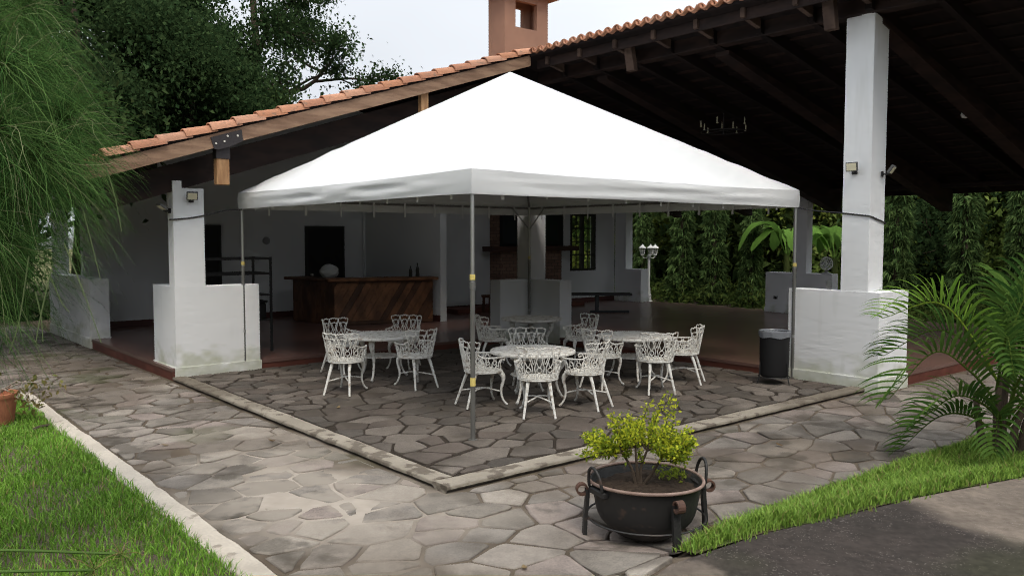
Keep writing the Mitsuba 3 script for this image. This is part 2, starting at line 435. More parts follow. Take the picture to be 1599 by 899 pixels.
struct('terrain', grid(np.linspace(-150, 170, 40), np.linspace(-150, 170, 40), lambda U, V: np.stack([U, V, np.where((U > -7) & (U < 20) & (V > -8) & (V < 18), -0.3, -0.22) + 0 * U], -1)), 'far_earth')
xs = np.arange(-6.5, 19.01, 0.125)
struct('patio_paving', grid(xs, np.arange(-7.5, 17.51, 0.125), lambda U, V: np.stack([U, V, gz(U, V) - 0.006 + 0.014 * np.clip(1.15 - np.sqrt(((U + 0.75) / 1.2) ** 2 + ((V - 0.9) / 2.5) ** 2), 0, 1) * np.clip((meshkit.fbm(np.stack([U * 2.6, V * 2.6, 0 * U], -1), 4, 12) - 0.34) * 3.2, 0, 1) - 0.03 * np.exp(-((U - 0.56) ** 2 + (V + 1.55) ** 2) / 0.30) - 0.022 * np.clip(1.3 - np.abs(V - yedge(U) - 0.25) / 0.3, 0, 1)], -1)), 'mortar_patio', smooth=True)
struct('terrace_paving', box(0.19, 6.665, 0.19, 6.62, -0.2, -0.009), 'mortar_terrace')

rng = np.random.default_rng(11)


def flagstones(region, spacing, seed, joint, squash=1.0):
    """irregular flagstone outlines that fill the region"""
    r = np.random.default_rng(seed)
    x0, y0, x1, y1 = region.bounds
    pts, cell = [], {}
    n_try = int((x1 - x0 + 2) * (y1 - y0 + 2) / spacing ** 2 * 14)
    cand = np.stack([r.uniform(x0 - 1, x1 + 1, n_try), r.uniform(y0 - 1, y1 + 1, n_try)], 1)
    rad = spacing * (0.38 + 0.95 * r.uniform(0, 1, n_try) ** 0.75)
    for (x, y), q in zip(cand, rad):
        i, j = int(x // spacing), int(y // spacing)
        if all((x - a) ** 2 + (y - b) ** 2 > (0.5 * (q + c)) ** 2 for di in (-1, 0, 1) for dj in (-1, 0, 1) for a, b, c in cell.get((i + di, j + dj), ())):
            cell.setdefault((i, j), []).append((x, y, q)); pts.append((x, y))
    pts = np.array(pts)
    # stretched along directions that wander over the paving, so that no cell looks like its neighbour
    st_ = np.array([[1.0, 0.0], [0.0, 1.28]])
    vor = Voronoi(pts @ st_)
    inv = np.linalg.inv(st_)
    polys = {}
    for k in range(len(pts)):
        reg = vor.regions[vor.point_region[k]]
        if -1 in reg or not reg: continue
        p = Polygon(vor.vertices[reg] @ inv)
        if p.area < 4 * spacing ** 2: polys[k] = p
    mean = spacing ** 2 * 0.8
    for a_, b_ in vor.ridge_points:
        if a_ in polys and b_ in polys and r.uniform() < 0.16 and polys[a_].area + polys[b_].area < 1.75 * mean:
            u_ = polys[a_].union(polys[b_])
            if u_.geom_type == 'Polygon' and u_.area / u_.convex_hull.area > 0.86:
                polys[a_] = u_; del polys[b_]
    def warp(c):
        q = np.column_stack([c * 1.9, np.full(len(c), 0.5)]); q2 = np.column_stack([c * 6.5, np.full(len(c), 0.5)])
        return c + 0.16 * spacing / 0.5 * (np.column_stack([meshkit.noise(q, seed), meshkit.noise(q + 31, seed)]) - 0.5) + 0.085 * spacing / 0.5 * (np.column_stack([meshkit.noise(q2, seed), meshkit.noise(q2 + 31, seed)]) - 0.5)
    out = []
    prep = shapely.prepared.prep(region)
    for p in polys.values():
        if not prep.intersects(p): continue
        p = Polygon(warp(np.array(p.exterior.segmentize(0.11).coords)[:-1])).buffer(0)
        if p.geom_type != 'Polygon': continue
        p = p.intersection(region)
        if p.geom_type != 'Polygon':
            p = max((g for g in getattr(p, 'geoms', []) if g.geom_type == 'Polygon'), key=lambda g: g.area, default=None)
            if p is None: continue
        if p.is_empty: continue
        cx_, cy_ = p.centroid.x, p.centroid.y
        j = joint * r.uniform(0.5, 2.0) * (0.55 + 1.5 * float(meshkit.fbm(np.array([cx_ * 0.7, cy_ * 0.7, 0.3]), 3, seed)) ** 1.3)
        rd = r.uniform(0.012, 0.035)
        p = p.buffer(-j - rd).buffer(rd, quad_segs=2)
        if p.is_empty or p.geom_type != 'Polygon' or p.area < 0.012: continue
        p = p.simplify(0.010)
        if p.geom_type == 'Polygon' and p.area > 0.012 and p.is_valid:
            out.append(p)
    return out


def stone_mesh(p, zf, lift, depth=0.035, ch=0.011):
    c = np.array(shapely.geometry.polygon.orient(p).exterior.coords)[:-1]
    if len(c) > 22: c = np.array(p.simplify(0.018).exterior.coords)[:-1]; c = c if shapely.LinearRing(c).is_ccw else c[::-1]
    cc = np.array(p.centroid.coords[0]); n = len(c)
    dv = cc - c; L = np.linalg.norm(dv, axis=1, keepdims=True)
    inn = c + dv / L * np.minimum(ch, L * 0.3)
    z = zf(c[:, 0], c[:, 1]) + lift
    zi = zf(inn[:, 0], inn[:, 1]) + lift
    v = np.vstack([np.column_stack([c, z - depth]), np.column_stack([c, z - 0.006]), np.column_stack([inn, zi])])
    k = np.arange(n); k1 = (k + 1) % n
    f = []
    for a in (0, n):
        f += [np.stack([a + k, a + k1, a + n + k1], 1), np.stack([a + k, a + n + k1, a + n + k], 1)]
    top = np.array(trimesh.creation.triangulate_polygon(Polygon(inn), engine='earcut')[1]) if Polygon(inn).is_valid else np.stack([np.zeros(n - 2, int), k[1:-1], k[2:]], 1)
    tv, tf = trimesh.creation.triangulate_polygon(Polygon(inn), engine='earcut')
    if len(tv) == n and np.allclose(np.sort(tv[:, 0]), np.sort(inn[:, 0])):
        mp = [int(np.argmin(((inn - q) ** 2).sum(1))) for q in tv]
        top = np.array(mp)[tf]
    a, b, d = inn[top[:, 0]], inn[top[:, 1]], inn[top[:, 2]]
    cr = (b[:, 0] - a[:, 0]) * (d[:, 1] - a[:, 1]) - (b[:, 1] - a[:, 1]) * (d[:, 0] - a[:, 0])
    top = np.where((cr < 0)[:, None], top[:, ::-1], top)
    f.append(top + 2 * n)
    return v, np.vstack(f)


def lay(holder, region, spacing, seed, joint, zf, mats, limit=300, lift=0.004):
    st = flagstones(region, spacing, seed, joint)
    d = [math.hypot(p.centroid.x - CAM[0], p.centroid.y - CAM[1]) for p in st]
    def seen(p):
        q = np.array([p.centroid.x, p.centroid.y]) - CAM[:2]
        z = q @ FH[:2]; x = q @ RT[:2]
        return z > 4.2 and abs(x) < 0.66 * z
    order = sorted(range(len(st)), key=lambda k: (not seen(st[k]), d[k]))
    r = np.random.default_rng(seed + 1)
    rest = MB()
    for n_, k in enumerate(order):
        v, f = stone_mesh(st[k], zf, lift + r.uniform(-0.005, 0.007))
        cen = v[:, :2].mean(0); v[:, 2] += np.clip((v[:, :2] - cen) @ r.normal(0, 0.013, 2), -0.007, 0.007)
        if n_ < limit: obj('stone', (v, f), mats[r.integers(len(mats))], holder)
        else: rest.add(v, f)
    if rest.v: obj('paving_stones', rest.mesh(), mats[1], holder, kind='stuff')
    return len(st)


patio_region = Polygon([(-1.67, -5), (-1.67, 6.95), (-5.5, 6.95), (-5.5, 16.5), (-0.03, 16.5), (-0.03, -0.03), (6.64, -0.03), (6.62, -0.16), (17, -0.2), (17, -4.0), (6.4, -3.2), (5.4, -1.9), (4.4, -1.93), (3.5, -1.86),
                        (1.6, -1.84), (0.62, -1.86), (0.36, -1.95), (0.22, -2.12), (0.02, -2.17), (-0.33, -2.25), (-0.9, -2.72), (-1.6, -5)]).buffer(0)
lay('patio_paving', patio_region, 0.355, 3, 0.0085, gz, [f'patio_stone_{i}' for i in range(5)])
terr_region = sbox(0.21, 6.63, 0.21, 6.58)
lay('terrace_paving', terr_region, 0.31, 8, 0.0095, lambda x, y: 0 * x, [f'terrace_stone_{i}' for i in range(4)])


def rough_bar(p0, p1, w, z0, z1, seed, amp=0.012, seg=0.06, under=0.0):
    """a cast kerb from p0 to p1: p's side is its left edge, uneven edges"""
    p0, p1 = np.array(p0, float), np.array(p1, float)
    L = np.linalg.norm(p1 - p0); d = (p1 - p0) / L; nrm = np.array([-d[1], d[0]])
    n = max(2, int(L / seg))
    s = np.linspace(0, L, n)
    u = under
    prof = [(u, z0), (u, z1 - 0.034), (0, z1 - 0.030), (0, z1 - 0.010), (0.012, z1), (w * 0.5, z1 + 0.003), (w - 0.012, z1), (w, z1 - 0.010), (w, z1 - 0.030), (w - u, z1 - 0.034), (w - u, z0)]
    V = []
    for q, (o, z) in enumerate(prof):
        base = p0 + s[:, None] * d + o * nrm
        P = np.column_stack([base, np.full(n, z)])
        nn = meshkit.fbm(P * 5.5, 3, seed) - 0.5
        n2 = meshkit.fbm(P * 5.5 + 30, 3, seed) - 0.5
        side = 0 if q == 5 else 1
        P[:, :2] += (nn * amp * 3 * side)[:, None] * nrm
        if 2 <= q <= 8: P[:, 2] += n2 * amp * 0.8
        V.append(P)
    V = np.stack(V, 1); m = len(prof)
    i, j = np.meshgrid(np.arange(n - 1), np.arange(m - 1), indexing='ij')
    q = np.stack([i * m + j, (i + 1) * m + j, (i + 1) * m + j + 1, i * m + j + 1], -1).reshape(-1, 4)
    f = np.vstack([q[:, [0, 1, 2]], q[:, [0, 2, 3]]])
    e0 = np.stack([np.zeros(m - 2, int), np.arange(1, m - 1), np.arange(2, m)], 1)
    return V.reshape(-1, 3), np.vstack([f, e0, e0[:, ::-1] + (n - 1) * m])


mb = MB()
mb.add(*rough_bar((0.20, 0.205), (0.20, 6.60), 0.20, -0.14, 0.004, 5, amp=0.008, under=0.05))
mb.add(*rough_bar((0.0, 0.0), (6.64, 0.0), 0.20, -0.14, 0.002, 6, amp=0.008, under=0.05))
struct('terrace_kerb', mb.mesh(), 'kerb_concrete', smooth=50)
struct('lawn_kerb', rough_bar((-1.69, -6), (-1.69, 6.9), 0.19, -0.2, -0.035, 7, amp=0.016), 'lawn_kerb_concrete', smooth=50)
slab = Polygon([(-0.35, -2.30)] + [tuple(e) for e in EDGE[3:9]] + [(18, -6.5), (18, -12), (-3, -12), (-2.6, -5.5), (-1.0, -2.95)])
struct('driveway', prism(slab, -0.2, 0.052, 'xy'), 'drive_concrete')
# soil below the grass
struct('lawn', grid(np.linspace(-7, -1.86, 40), np.linspace(-6, 6.92, 80), lambda U, V: np.stack([U, V, -0.058 + 0.03 * (meshkit.fbm(np.stack([U * 1.5, V * 1.5, 0 * U], -1), 3, 9) - 0.5)], -1)), 'lawn_soil')
verge_pts = Polygon([(0.30, -2.02), (0.62, -1.88), (1.6, -1.85), (3.5, -1.88), (4.5, -1.95), (5.2, -1.95), (6.1, -3.3), (4.6, -3.08), (3.58, -2.85), (2.4, -2.54), (1.44, -2.37), (0.9, -2.25), (0.28, -2.19)])
tri = trimesh.creation.triangulate_polygon(verge_pts.segmentize(0.15), engine='earcut')
gv = np.column_stack([tri[0], gz(tri[0][:, 0], tri[0][:, 1]) + 0.004])
struct('verge', (gv, tri[1]), 'lawn_soil')


def blades(pts, h, w, r, lean=0.5, cols=((0.095, 0.220, 0.024), (0.200, 0.360, 0.050)), dry=0.05):
    n = len(pts)
    a = r.uniform(0, 2 * PI, n); hh = h * r.uniform(0.5, 1.25, n); ll = lean * hh * r.uniform(0.1, 1.2, n)
    la = r.uniform(0, 2 * PI, n)
    side = np.stack([np.cos(a), np.sin(a), 0 * a], 1) * (w * r.uniform(0.6, 1.3, n))[:, None]
    ld = np.stack([np.cos(la), np.sin(la), 0 * la], 1) * ll[:, None]
    up = np.array([0, 0, 1.0])
    m = pts + 0.3 * ld + up * (hh * 0.6)[:, None]
    t = pts + ld + up * hh[:, None]
    v = np.stack([pts - side, pts + side, m - side * 0.75, m + side * 0.75, t], 1).reshape(-1, 3)
    b = np.arange(n)[:, None] * 5
    f = np.concatenate([b + [0, 1, 3], b + [0, 3, 2], b + [2, 3, 4]])
    k = r.uniform(0, 1, n)[:, None]
    c = np.array(cols[0]) * (1 - k) + np.array(cols[1]) * k
    c = np.where((r.uniform(0, 1, n) < dry)[:, None], [0.28, 0.24, 0.10], c) * r.uniform(0.75, 1.2, n)[:, None]
    return (v, f), np.repeat(c, 5, 0)


r = np.random.default_rng(4)
n = 130000
gp = np.column_stack([r.uniform(-5.2, -1.83, n), r.uniform(-3.0, 6.9, n), np.full(n, -0.06)])
q = gp[:, :2] - CAM[:2]
keep = (np.abs(q @ RT[:2]) < 1.15 * (q @ FH[:2])) & (gp[:, 0] < -1.86 + 0.05 * (meshkit.noise(gp * 4) - 0.4))
gp = gp[keep]
dens = meshkit.fbm(gp * 1.6, 3, 2)
gp = gp[r.uniform(0, 1, len(gp)) < np.clip((dens - 0.27) * 4.5, 0.38, 1)]
m_, c_ = blades(gp, 0.075, 0.0042, r, 0.7)
tone = (0.75 + 0.6 * meshkit.fbm(gp * 1.1 + 5, 3, 6))[:, None]
obj('lawn_grass', m_, 'grass_mat', color=np.clip(c_ * np.repeat(tone, 5, 0), 0, 1), kind='stuff')
tag('lawn_grass', 'bright green grass of the lawn beside the pale concrete edging on the left', 'grass')
n = 60000
vp = np.column_stack([r.uniform(0.2, 6.0, n), r.uniform(-3.3, -1.8, n)])
near = shapely.contains_xy(verge_pts.buffer(0.12), vp[:, 0], vp[:, 1])
rag = 0.20 * (meshkit.fbm(np.column_stack([vp * 6, 0 * vp[:, :1]]), 4, 4) - 0.30)
in_ = np.array(shapely.distance(shapely.points(vp), verge_pts.exterior)) * np.where(shapely.contains_xy(verge_pts, vp[:, 0], vp[:, 1]), 1, -1)
near &= in_ > -rag
vp, in_ = vp[near], in_[near]
vp = np.column_stack([vp, gz(vp[:, 0], vp[:, 1]) + 0.002])
keep_ = r.uniform(0, 1, len(vp)) < np.clip(0.35 + in_ * 9, 0.12, 1) * np.clip(0.3 + 1.6 * meshkit.fbm(vp * 3, 3, 5), 0.3, 1); vp, in_ = vp[keep_], in_[keep_]
m_, c_ = blades(vp, 0.088 * np.clip(0.55 + in_ * 5, 0.4, 1.1), 0.0046, r, 0.75, ((0.11, 0.22, 0.028), (0.235, 0.35, 0.06)), 0.05)
obj('verge_grass', m_, 'grass_mat', color=np.clip(c_, 0, 1), kind='stuff')
tag('verge_grass', 'strip of tall bright green grass between the stone paving and dark driveway', 'grass')
# ------------------------------------------------------------------ pavilion
SL, SR = 0.323, 0.225
def ztl(x): return 3.34 + SL * x            # tops of the tiles, left slope
def ztr(x): return 5.30 - SR * (x - 6.06)   # right slope


pav = thing('pavilion', 'white open pavilion with clay tile roof, dark timber ceiling and red polished floor', 'pavilion')


def up(poly, z0, z1): return prism(poly, z0, z1, 'xy')


fl = unary_union([sbox(0.02, 6.66, 6.64, 12.9), sbox(6.66, 6.68 + 7.9, -0.10, 12.9)])
obj('floor', up(fl.buffer(0.012), 0.075, 0.12), 'floor_red', pav)
obj('step_riser', up(fl, -0.25, 0.073), 'riser_red', pav)

low = {}
def pillar(lpoly, ltop, col, ctop, tongue=None, base=-0.12):
    k = obj('pillar', box(*col, ltop - 0.05, ctop, 0.006), 'white_plaster', pav)
    obj('low_wall', up(lpoly, base, ltop), 'white_plaster', k)
    obj('skirting', up(lpoly.buffer(0.018, join_style='mitre'), base, 0.13 + (0.0 if base < 0 else 0.1)), 'white_plaster', k)
    if tongue: obj('pillar_tongue', box(*tongue), 'white_plaster', k)
    return k


pillar(unary_union([sbox(0.07, 1.29, 6.62, 6.90), sbox(0.07, 0.35, 6.62, 7.60)]), 1.26, (0.075, 0.505, 6.624, 6.86), 2.64, (0.075, 0.20, 6.624, 6.66, 2.62, 2.74))
pillar(unary_union([sbox(6.66, 6.94, -0.15, 1.14), sbox(6.66, 7.46, -0.15, 0.13)]), 1.245, (6.672, 7.06, 0.01, 0.39), 4.795, (6.672, 6.80, 0.06, 0.19, 4.75, 4.93))
pillar(unary_union([sbox(5.92, 7.0, 6.625, 6.92), sbox(6.665, 6.96, 5.81, 6.92)]), 1.16, (6.675, 7.06, 6.635, 7.03), 4.80, base=-0.12)
pillar(unary_union([sbox(14.3, 14.58, 4.73, 6.48)]), 1.10, (14.305, 14.56, 5.39, 5.75), 3.22, base=0.1)
pillar(unary_union([sbox(14.2, 14.52, 10.47, 11.48)]), 1.05, (14.205, 14.50, 11.06, 11.48), 3.28, base=0.1)
pillar(unary_union([sbox(0.0, 0.33, 11.10, 11.36), sbox(0.0, 0.28, 11.1, 14.5)]), 1.20, (0.01, 0.27, 13.9, 14.2), 3.0)

# rooms behind
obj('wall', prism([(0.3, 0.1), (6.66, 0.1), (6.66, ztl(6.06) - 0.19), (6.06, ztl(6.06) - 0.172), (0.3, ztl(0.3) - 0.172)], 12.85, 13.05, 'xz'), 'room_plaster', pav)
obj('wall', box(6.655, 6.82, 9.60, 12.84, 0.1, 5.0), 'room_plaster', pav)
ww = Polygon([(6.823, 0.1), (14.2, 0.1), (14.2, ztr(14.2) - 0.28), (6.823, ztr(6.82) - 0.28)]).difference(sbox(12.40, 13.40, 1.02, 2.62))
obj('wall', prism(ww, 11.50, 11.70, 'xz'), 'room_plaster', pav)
for q in ((0.52, 2.14, 12.825, 12.848), (3.08, 5.0, 12.825, 12.848), (6.83, 9.5, 11.475, 11.498), (11.7, 14.19, 11.475, 11.498), (6.63, 6.653, 9.6, 12.82)):
    obj('baseboard', box(*q, 0.122, 0.25), 'baseboard_red', pav)
obj('pipe', tube([(6.60, 12.78, 0.13), (6.60, 12.78, 4.6)], 0.035, 8), 'room_plaster', pav)
for x0, x1, lab in ((5.05, 6.06, 'dark doorway behind the bar'), (2.15, 3.05, 'dark door by the left pillar')):
    d = obj('door', box(x0 + 0.06, x1 - 0.06, 12.80, 12.846, 0.125, 2.16), 'door_dark', pav, label=lab)
    m = MB(); m.box(x0, x0 + 0.06, 12.78, 12.847, 0.125, 2.22); m.box(x1 - 0.06, x1, 12.78, 12.847, 0.125, 2.22); m.box(x0, x1, 12.779, 12.847, 2.16, 2.225)
    obj('frame', m.mesh(), 'frame_dark', d)
    obj('knob', tube([(x0 + 0.14, 12.80, 1.08), (x0 + 0.14, 12.74, 1.08)], 0.025, 8), 'bolt_metal', d)
# window
m = MB()
for x in (12.40, 12.87, 13.34): m.box(x, x + 0.06, 11.48, 11.62, 1.02, 2.62)
m.box(12.40, 13.40, 11.479, 11.621, 1.02, 1.08); m.box(12.40, 13.40, 11.479, 11.621, 2.56, 2.62)
w_ = obj('window', m.mesh(), 'frame_dark', pav, label='dark framed window with small panes')
for x0, x1 in ((12.46, 12.87), (12.93, 13.34)):
    m = MB()
    for z in (1.45, 1.82, 2.19): m.box(x0, x1, 11.52, 11.55, z, z + 0.035)
    m.box((x0 + x1) / 2 - 0.012, (x0 + x1) / 2 + 0.012, 11.521, 11.549, 1.08, 2.56)
    obj('glazing_bar', m.mesh(), 'frame_dark', w_)
    for z0, z1 in ((1.08, 1.45), (1.485, 1.82), (1.855, 2.19), (2.225, 2.56)):
        for k in (0, 1):
            a, b = (x0, (x0 + x1) / 2 - 0.012) if k == 0 else ((x0 + x1) / 2 + 0.012, x1)
            obj('pane', ([(a, 11.535, z0), (b, 11.535, z0), (b, 11.535, z1), (a, 11.535, z1)], [[0, 1, 2], [0, 2, 3]]), 'pane_glass', w_)
# fireplace
f_ = obj('fireplace', prism(Polygon([(9.53, 0.12), (11.65, 0.12), (11.65, 4.3), (9.53, 4.3)]).difference(sbox(10.1, 11.1, 0.35, 1.05)), 11.05, 11.49, 'xz'), 'fire_brick', pav, label='brick fireplace breast')
obj('mantel', box(9.05, 12.05, 10.78, 11.2, 1.60, 1.73, 0.008), 'mantel_wood', f_)
obj('hearth', box(7.95, 12.2, 10.72, 11.46, 0.12, 0.23, 0.01), 'riser_red', f_)
obj('chimney_breast_panel', box(9.50, 11.68, 11.02, 11.047, 1.733, 4.2), 'door_dark', f_)

# chimney above the roof: hollow head with an opening on each side
cx0, cx1, cy0, cy1 = 9.63, 11.08, 11.0, 11.66
outer = Polygon([(cx0, 3.9), (cx1, 3.9), (cx1, 8.12), (cx0, 8.12)])
hole = sbox(9.98, 10.70, 7.26, 7.92)
c_k = obj('chimney', prism(outer.difference(hole), cy0, cy0 + 0.12, 'xz'), 'chimney_plaster', pav, label='terracotta plastered chimney above the roof ridge')
obj('chimney_wall', prism(outer.difference(hole), cy1 - 0.12, cy1, 'xz'), 'chimney_plaster', c_k)
sd = Polygon([(cy0 + 0.121, 3.9), (cy1 - 0.121, 3.9), (cy1 - 0.121, 8.118), (cy0 + 0.121, 8.118)]).difference(sbox(cy0 + 0.2, cy1 - 0.2, 7.26, 7.92))
obj('chimney_wall', prism(Polygon([(cy0 + 0.121, 3.9), (cy1 - 0.121, 3.9), (cy1 - 0.121, 8.118), (cy0 + 0.121, 8.118)]), cx0 + 0.001, cx0 + 0.12, 'yz'), 'chimney_plaster', c_k)
obj('chimney_wall', prism(sd, cx1 - 0.12, cx1 - 0.001, 'yz'), 'chimney_plaster', c_k)
obj('chimney_cap', box(cx0 - 0.28, cx1 + 0.28, cy0 - 0.28, cy1 + 0.28, 8.123, 8.24, 0.01), 'chimney_plaster', c_k)
obj('smoke_shelf', box(cx0 + 0.12, cx1 - 0.12, cy0 + 0.12, cy1 - 0.12, 6.9, 7.0), 'chimney_plaster', c_k)

# roof decks
def deck(x0, x1, y0, y1, zf, dz0, dz1):
    v = np.array([[x, y, zf(x) + d] for x in (x0, x1) for y in (y0, y1) for d in (dz0, dz1)])
    return v, boxvf(0, 1, 0, 1, 0, 1)[1]


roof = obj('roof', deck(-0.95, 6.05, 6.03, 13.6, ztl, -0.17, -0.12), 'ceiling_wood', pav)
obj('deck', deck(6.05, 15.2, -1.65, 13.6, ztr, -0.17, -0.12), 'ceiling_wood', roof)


def sheet(x0, x1, y0, y1, zf, ph=0.0):
    ny = int((y1 - y0) / 0.025); nx = max(2, int((x1 - x0) / 0.36))
    def fn(U, V):
        k = np.abs(((V - y0) / 0.2 + ph) % 1 - 0.5) * 2
        z = zf(U) - 0.095 + 0.085 * np.sqrt(np.clip(1 - (1.15 * k - 0.0) ** 2, 0, 1)) - 0.02 * (k > 0.87)
        return np.stack([U, V, z], -1)
    v1, f1 = grid(np.linspace(x0, x1, nx), np.linspace(y0, y1, ny), fn)
    return v1, f1


mb = MB()
mb.add(*sheet(-0.9, 6.03, 6.14, 13.55, ztl)); mb.add(*sheet(6.40, 15.2, -1.6, 13.55, ztr, 0.0))
obj('tiles', mb.mesh(), 'tile_clay_0', roof, smooth=40, kind='stuff')


def barrel(L, r0, r1, t=0.016, n=9, arc=PI):
    """a half round clay tile along +x, convex side up"""
    a = np.linspace((PI - arc) / 2, PI - (PI - arc) / 2, n)
    V = []
    for x, r in ((0, r0), (L, r1)):
        for rr in (r, r - t):
            V.append(np.stack([np.full(n, x), rr * np.cos(a), rr * np.sin(a)], 1))
    v = np.vstack(V)
    k = np.arange(n - 1)
    def quad(A, B, C, D): return np.vstack([np.stack([A, B, C], 1), np.stack([A, C, D], 1)])
    f = [quad(k, k + 1, 2 * n + k + 1, 2 * n + k), quad(n + k + 1, n + k, 3 * n + k, 3 * n + k + 1), quad(k + 1, k, n + k, n + k + 1), quad(2 * n + k, 2 * n + k + 1, 3 * n + k + 1, 3 * n + k)]
    f.append(np.array([[0, n, 3 * n], [0, 3 * n, 2 * n], [n - 1, 3 * n - 1, 4 * n - 1], [n - 1, 4 * n - 1, 2 * n - 1]]))
    return v, np.vstack(f)


tr = np.random.default_rng(21)
tile_shapes = [mikit.ply(barrel(0.44, 0.098, 0.112), f'tile_clay_{i}', smooth=40) for i in range(5)]
pan_shapes = [mikit.ply(barrel(0.44, 0.085, 0.075), f'tile_clay_{i}', smooth=40) for i in range(5)]
aL = math.degrees(math.atan(SL)); aR = math.degrees(math.atan(SR))
# verge tiles up the rake: the wide lower end lies over the one below
x = -0.95
while x < 5.95:
    M = T().translate([x + 0.44 * math.cos(math.radians(aL)), 6.02 + tr.uniform(-0.012, 0.012), ztl(x + 0.42) - 0.115]).rotate([0, 0, 1], 180 + tr.uniform(-1.5, 1.5)).rotate([0, 1, 0], aL - 4.0)
    put('tile', tile_shapes[tr.integers(5)], roof, M)
    M = T().translate([x + 0.44 * math.cos(math.radians(aL)), 5.985 + 0.03, ztl(x + 0.42) - 0.155]).rotate([0, 0, 1], 180).rotate([0, 1, 0], aL - 2.2).scale([1, 0.82, 0.5])
    x += 0.335
# ridge side: cover and pan tiles seen end on
y = 5.86
k = 0
while y > -1.6:
    M = T().translate([6.02 + tr.uniform(-0.015, 0.015), y, ztr(6.02) - 0.105 + tr.uniform(-0.006, 0.006)]).rotate([0, 1, 0], aR).rotate([0, 0, 1], tr.uniform(-1.5, 1.5))
    put('tile', pan_shapes[tr.integers(5)], roof, M)
    M = T().translate([6.0 + tr.uniform(-0.01, 0.01), y - 0.1, ztr(6.02) - 0.055]).rotate([0, 1, 0], aR).rotate([1, 0, 0], 180)
    put('tile', pan_shapes[tr.integers(5)], roof, M)
    M = T().translate([6.36 + tr.uniform(-0.015, 0.015), y, ztr(6.36) - 0.090]).rotate([0, 1, 0], aR - 2)
    put('tile', tile_shapes[tr.integers(5)], roof, M.scale([1, 0.8, 0.8]))
    y -= 0.2; k += 1


def sloped(x0, x1, y0, y1, zf, d0, d1):
    return deck(x0, x1, y0, y1, zf, d0, d1)


obj('rake_board', sloped(-0.95, 6.08, 5.955, 6.015, ztl, -0.325, -0.135), 'rake_wood', roof)
obj('rake_underlay', sloped(-0.93, 6.07, 5.985, 6.06, ztl, -0.133, -0.085), 'dark_wood', roof)
for y0 in np.arange(6.7, 13.2, 0.85):
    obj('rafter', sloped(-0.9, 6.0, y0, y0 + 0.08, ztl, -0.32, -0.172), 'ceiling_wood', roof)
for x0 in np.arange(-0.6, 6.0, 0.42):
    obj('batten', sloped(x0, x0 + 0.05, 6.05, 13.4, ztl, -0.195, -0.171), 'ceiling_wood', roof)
obj('eave_board', sloped(-0.99, -0.952, 5.96, 13.6, ztl, -0.32, -0.10), 'rake_wood', roof)
for k in range(10):
    y0 = 5.60 - 0.8 * k
    obj('rafter', sloped(6.56, 15.1, y0, y0 + 0.09, ztr, -0.36, -0.172), 'ceiling_wood', roof)
    obj('rafter_tail', sloped(6.16, 6.558, y0, y0 + 0.07, ztr, -0.30, -0.172), 'tail_wood', roof)
for k in range(8):
    y0 = 6.4 + 0.8 * k
    obj('rafter', sloped(6.3, 15.1, y0, y0 + 0.09, ztr, -0.36, -0.172), 'ceiling_wood', roof)
for x0 in np.arange(6.9, 15.0, 0.38):
    obj('batten', sloped(x0, x0 + 0.05, -1.6, 13.4, ztr, -0.195, -0.171), 'dark_wood', roof)
obj('eave_board', sloped(15.1, 15.14, -1.65, 13.6, ztr, -0.36, -0.10), 'dark_wood', roof)
obj('fascia', box(6.20, 6.23, -1.62, 5.93, ztr(6.15) - 0.34, ztr(6.15) - 0.185), 'dark_wood', roof)
obj('barge_board', sloped(6.05, 15.1, -1.72, -1.66, ztr, -0.4, -0.12), 'rake_wood', roof)

# timbers
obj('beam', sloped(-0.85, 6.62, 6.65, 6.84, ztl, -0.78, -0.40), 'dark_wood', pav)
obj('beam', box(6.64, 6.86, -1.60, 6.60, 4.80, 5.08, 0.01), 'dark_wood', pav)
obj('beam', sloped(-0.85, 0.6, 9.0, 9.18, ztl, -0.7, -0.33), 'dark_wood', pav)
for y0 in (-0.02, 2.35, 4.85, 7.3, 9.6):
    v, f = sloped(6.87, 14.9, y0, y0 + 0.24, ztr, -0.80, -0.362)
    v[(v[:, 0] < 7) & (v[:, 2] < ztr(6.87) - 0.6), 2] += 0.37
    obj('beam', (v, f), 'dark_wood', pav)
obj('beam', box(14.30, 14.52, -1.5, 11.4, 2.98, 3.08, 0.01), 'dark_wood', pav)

p_ = obj('bracket_post', box(0.475, 0.650, 6.02, 6.14, 2.67, 3.24, 0.006), 'stub_wood', pav, label='pale square timber post end below the metal plate')
obj('metal_shoe', box(0.466, 0.659, 6.008, 6.15, 3.02, 3.242, 0.004), 'plate_iron', p_)
pl = Polygon([(0.42, ztl(0.42) - 0.34), (0.48, ztl(0.48) - 0.36), (0.65, ztl(0.65) - 0.36), (0.82, ztl(0.82) - 0.33), (0.80, ztl(0.8) - 0.17), (0.37, ztl(0.37) - 0.17)])
obj('metal_plate', prism(pl, 5.942, 5.953, 'xz'), 'plate_iron', p_)
for bx, bd in ((0.44, -0.27), (0.555, -0.27), (0.60, -0.21), (0.74, -0.24)):
    obj('bolt', tube([(bx, 5.93, ztl(bx) + bd), (bx, 5.944, ztl(bx) + bd)], 0.014, 8), 'bolt_metal', p_)
obj('bracket_post', box(3.80, 3.94, 6.02, 6.12, 3.95, 4.42, 0.006), 'stub_wood', pav)
for y0 in (3.80, 0.38):
    v, f = boxvf(0, 0.10, y0, y0 + 0.16, 0, 0.56, 0.005)
    v[:, 0] += 6.28 + (v[:, 2]) * -0.22 + 0.1
    v[:, 2] += 4.62
    obj('bracket_post', (v, f), 'tail_wood', pav)

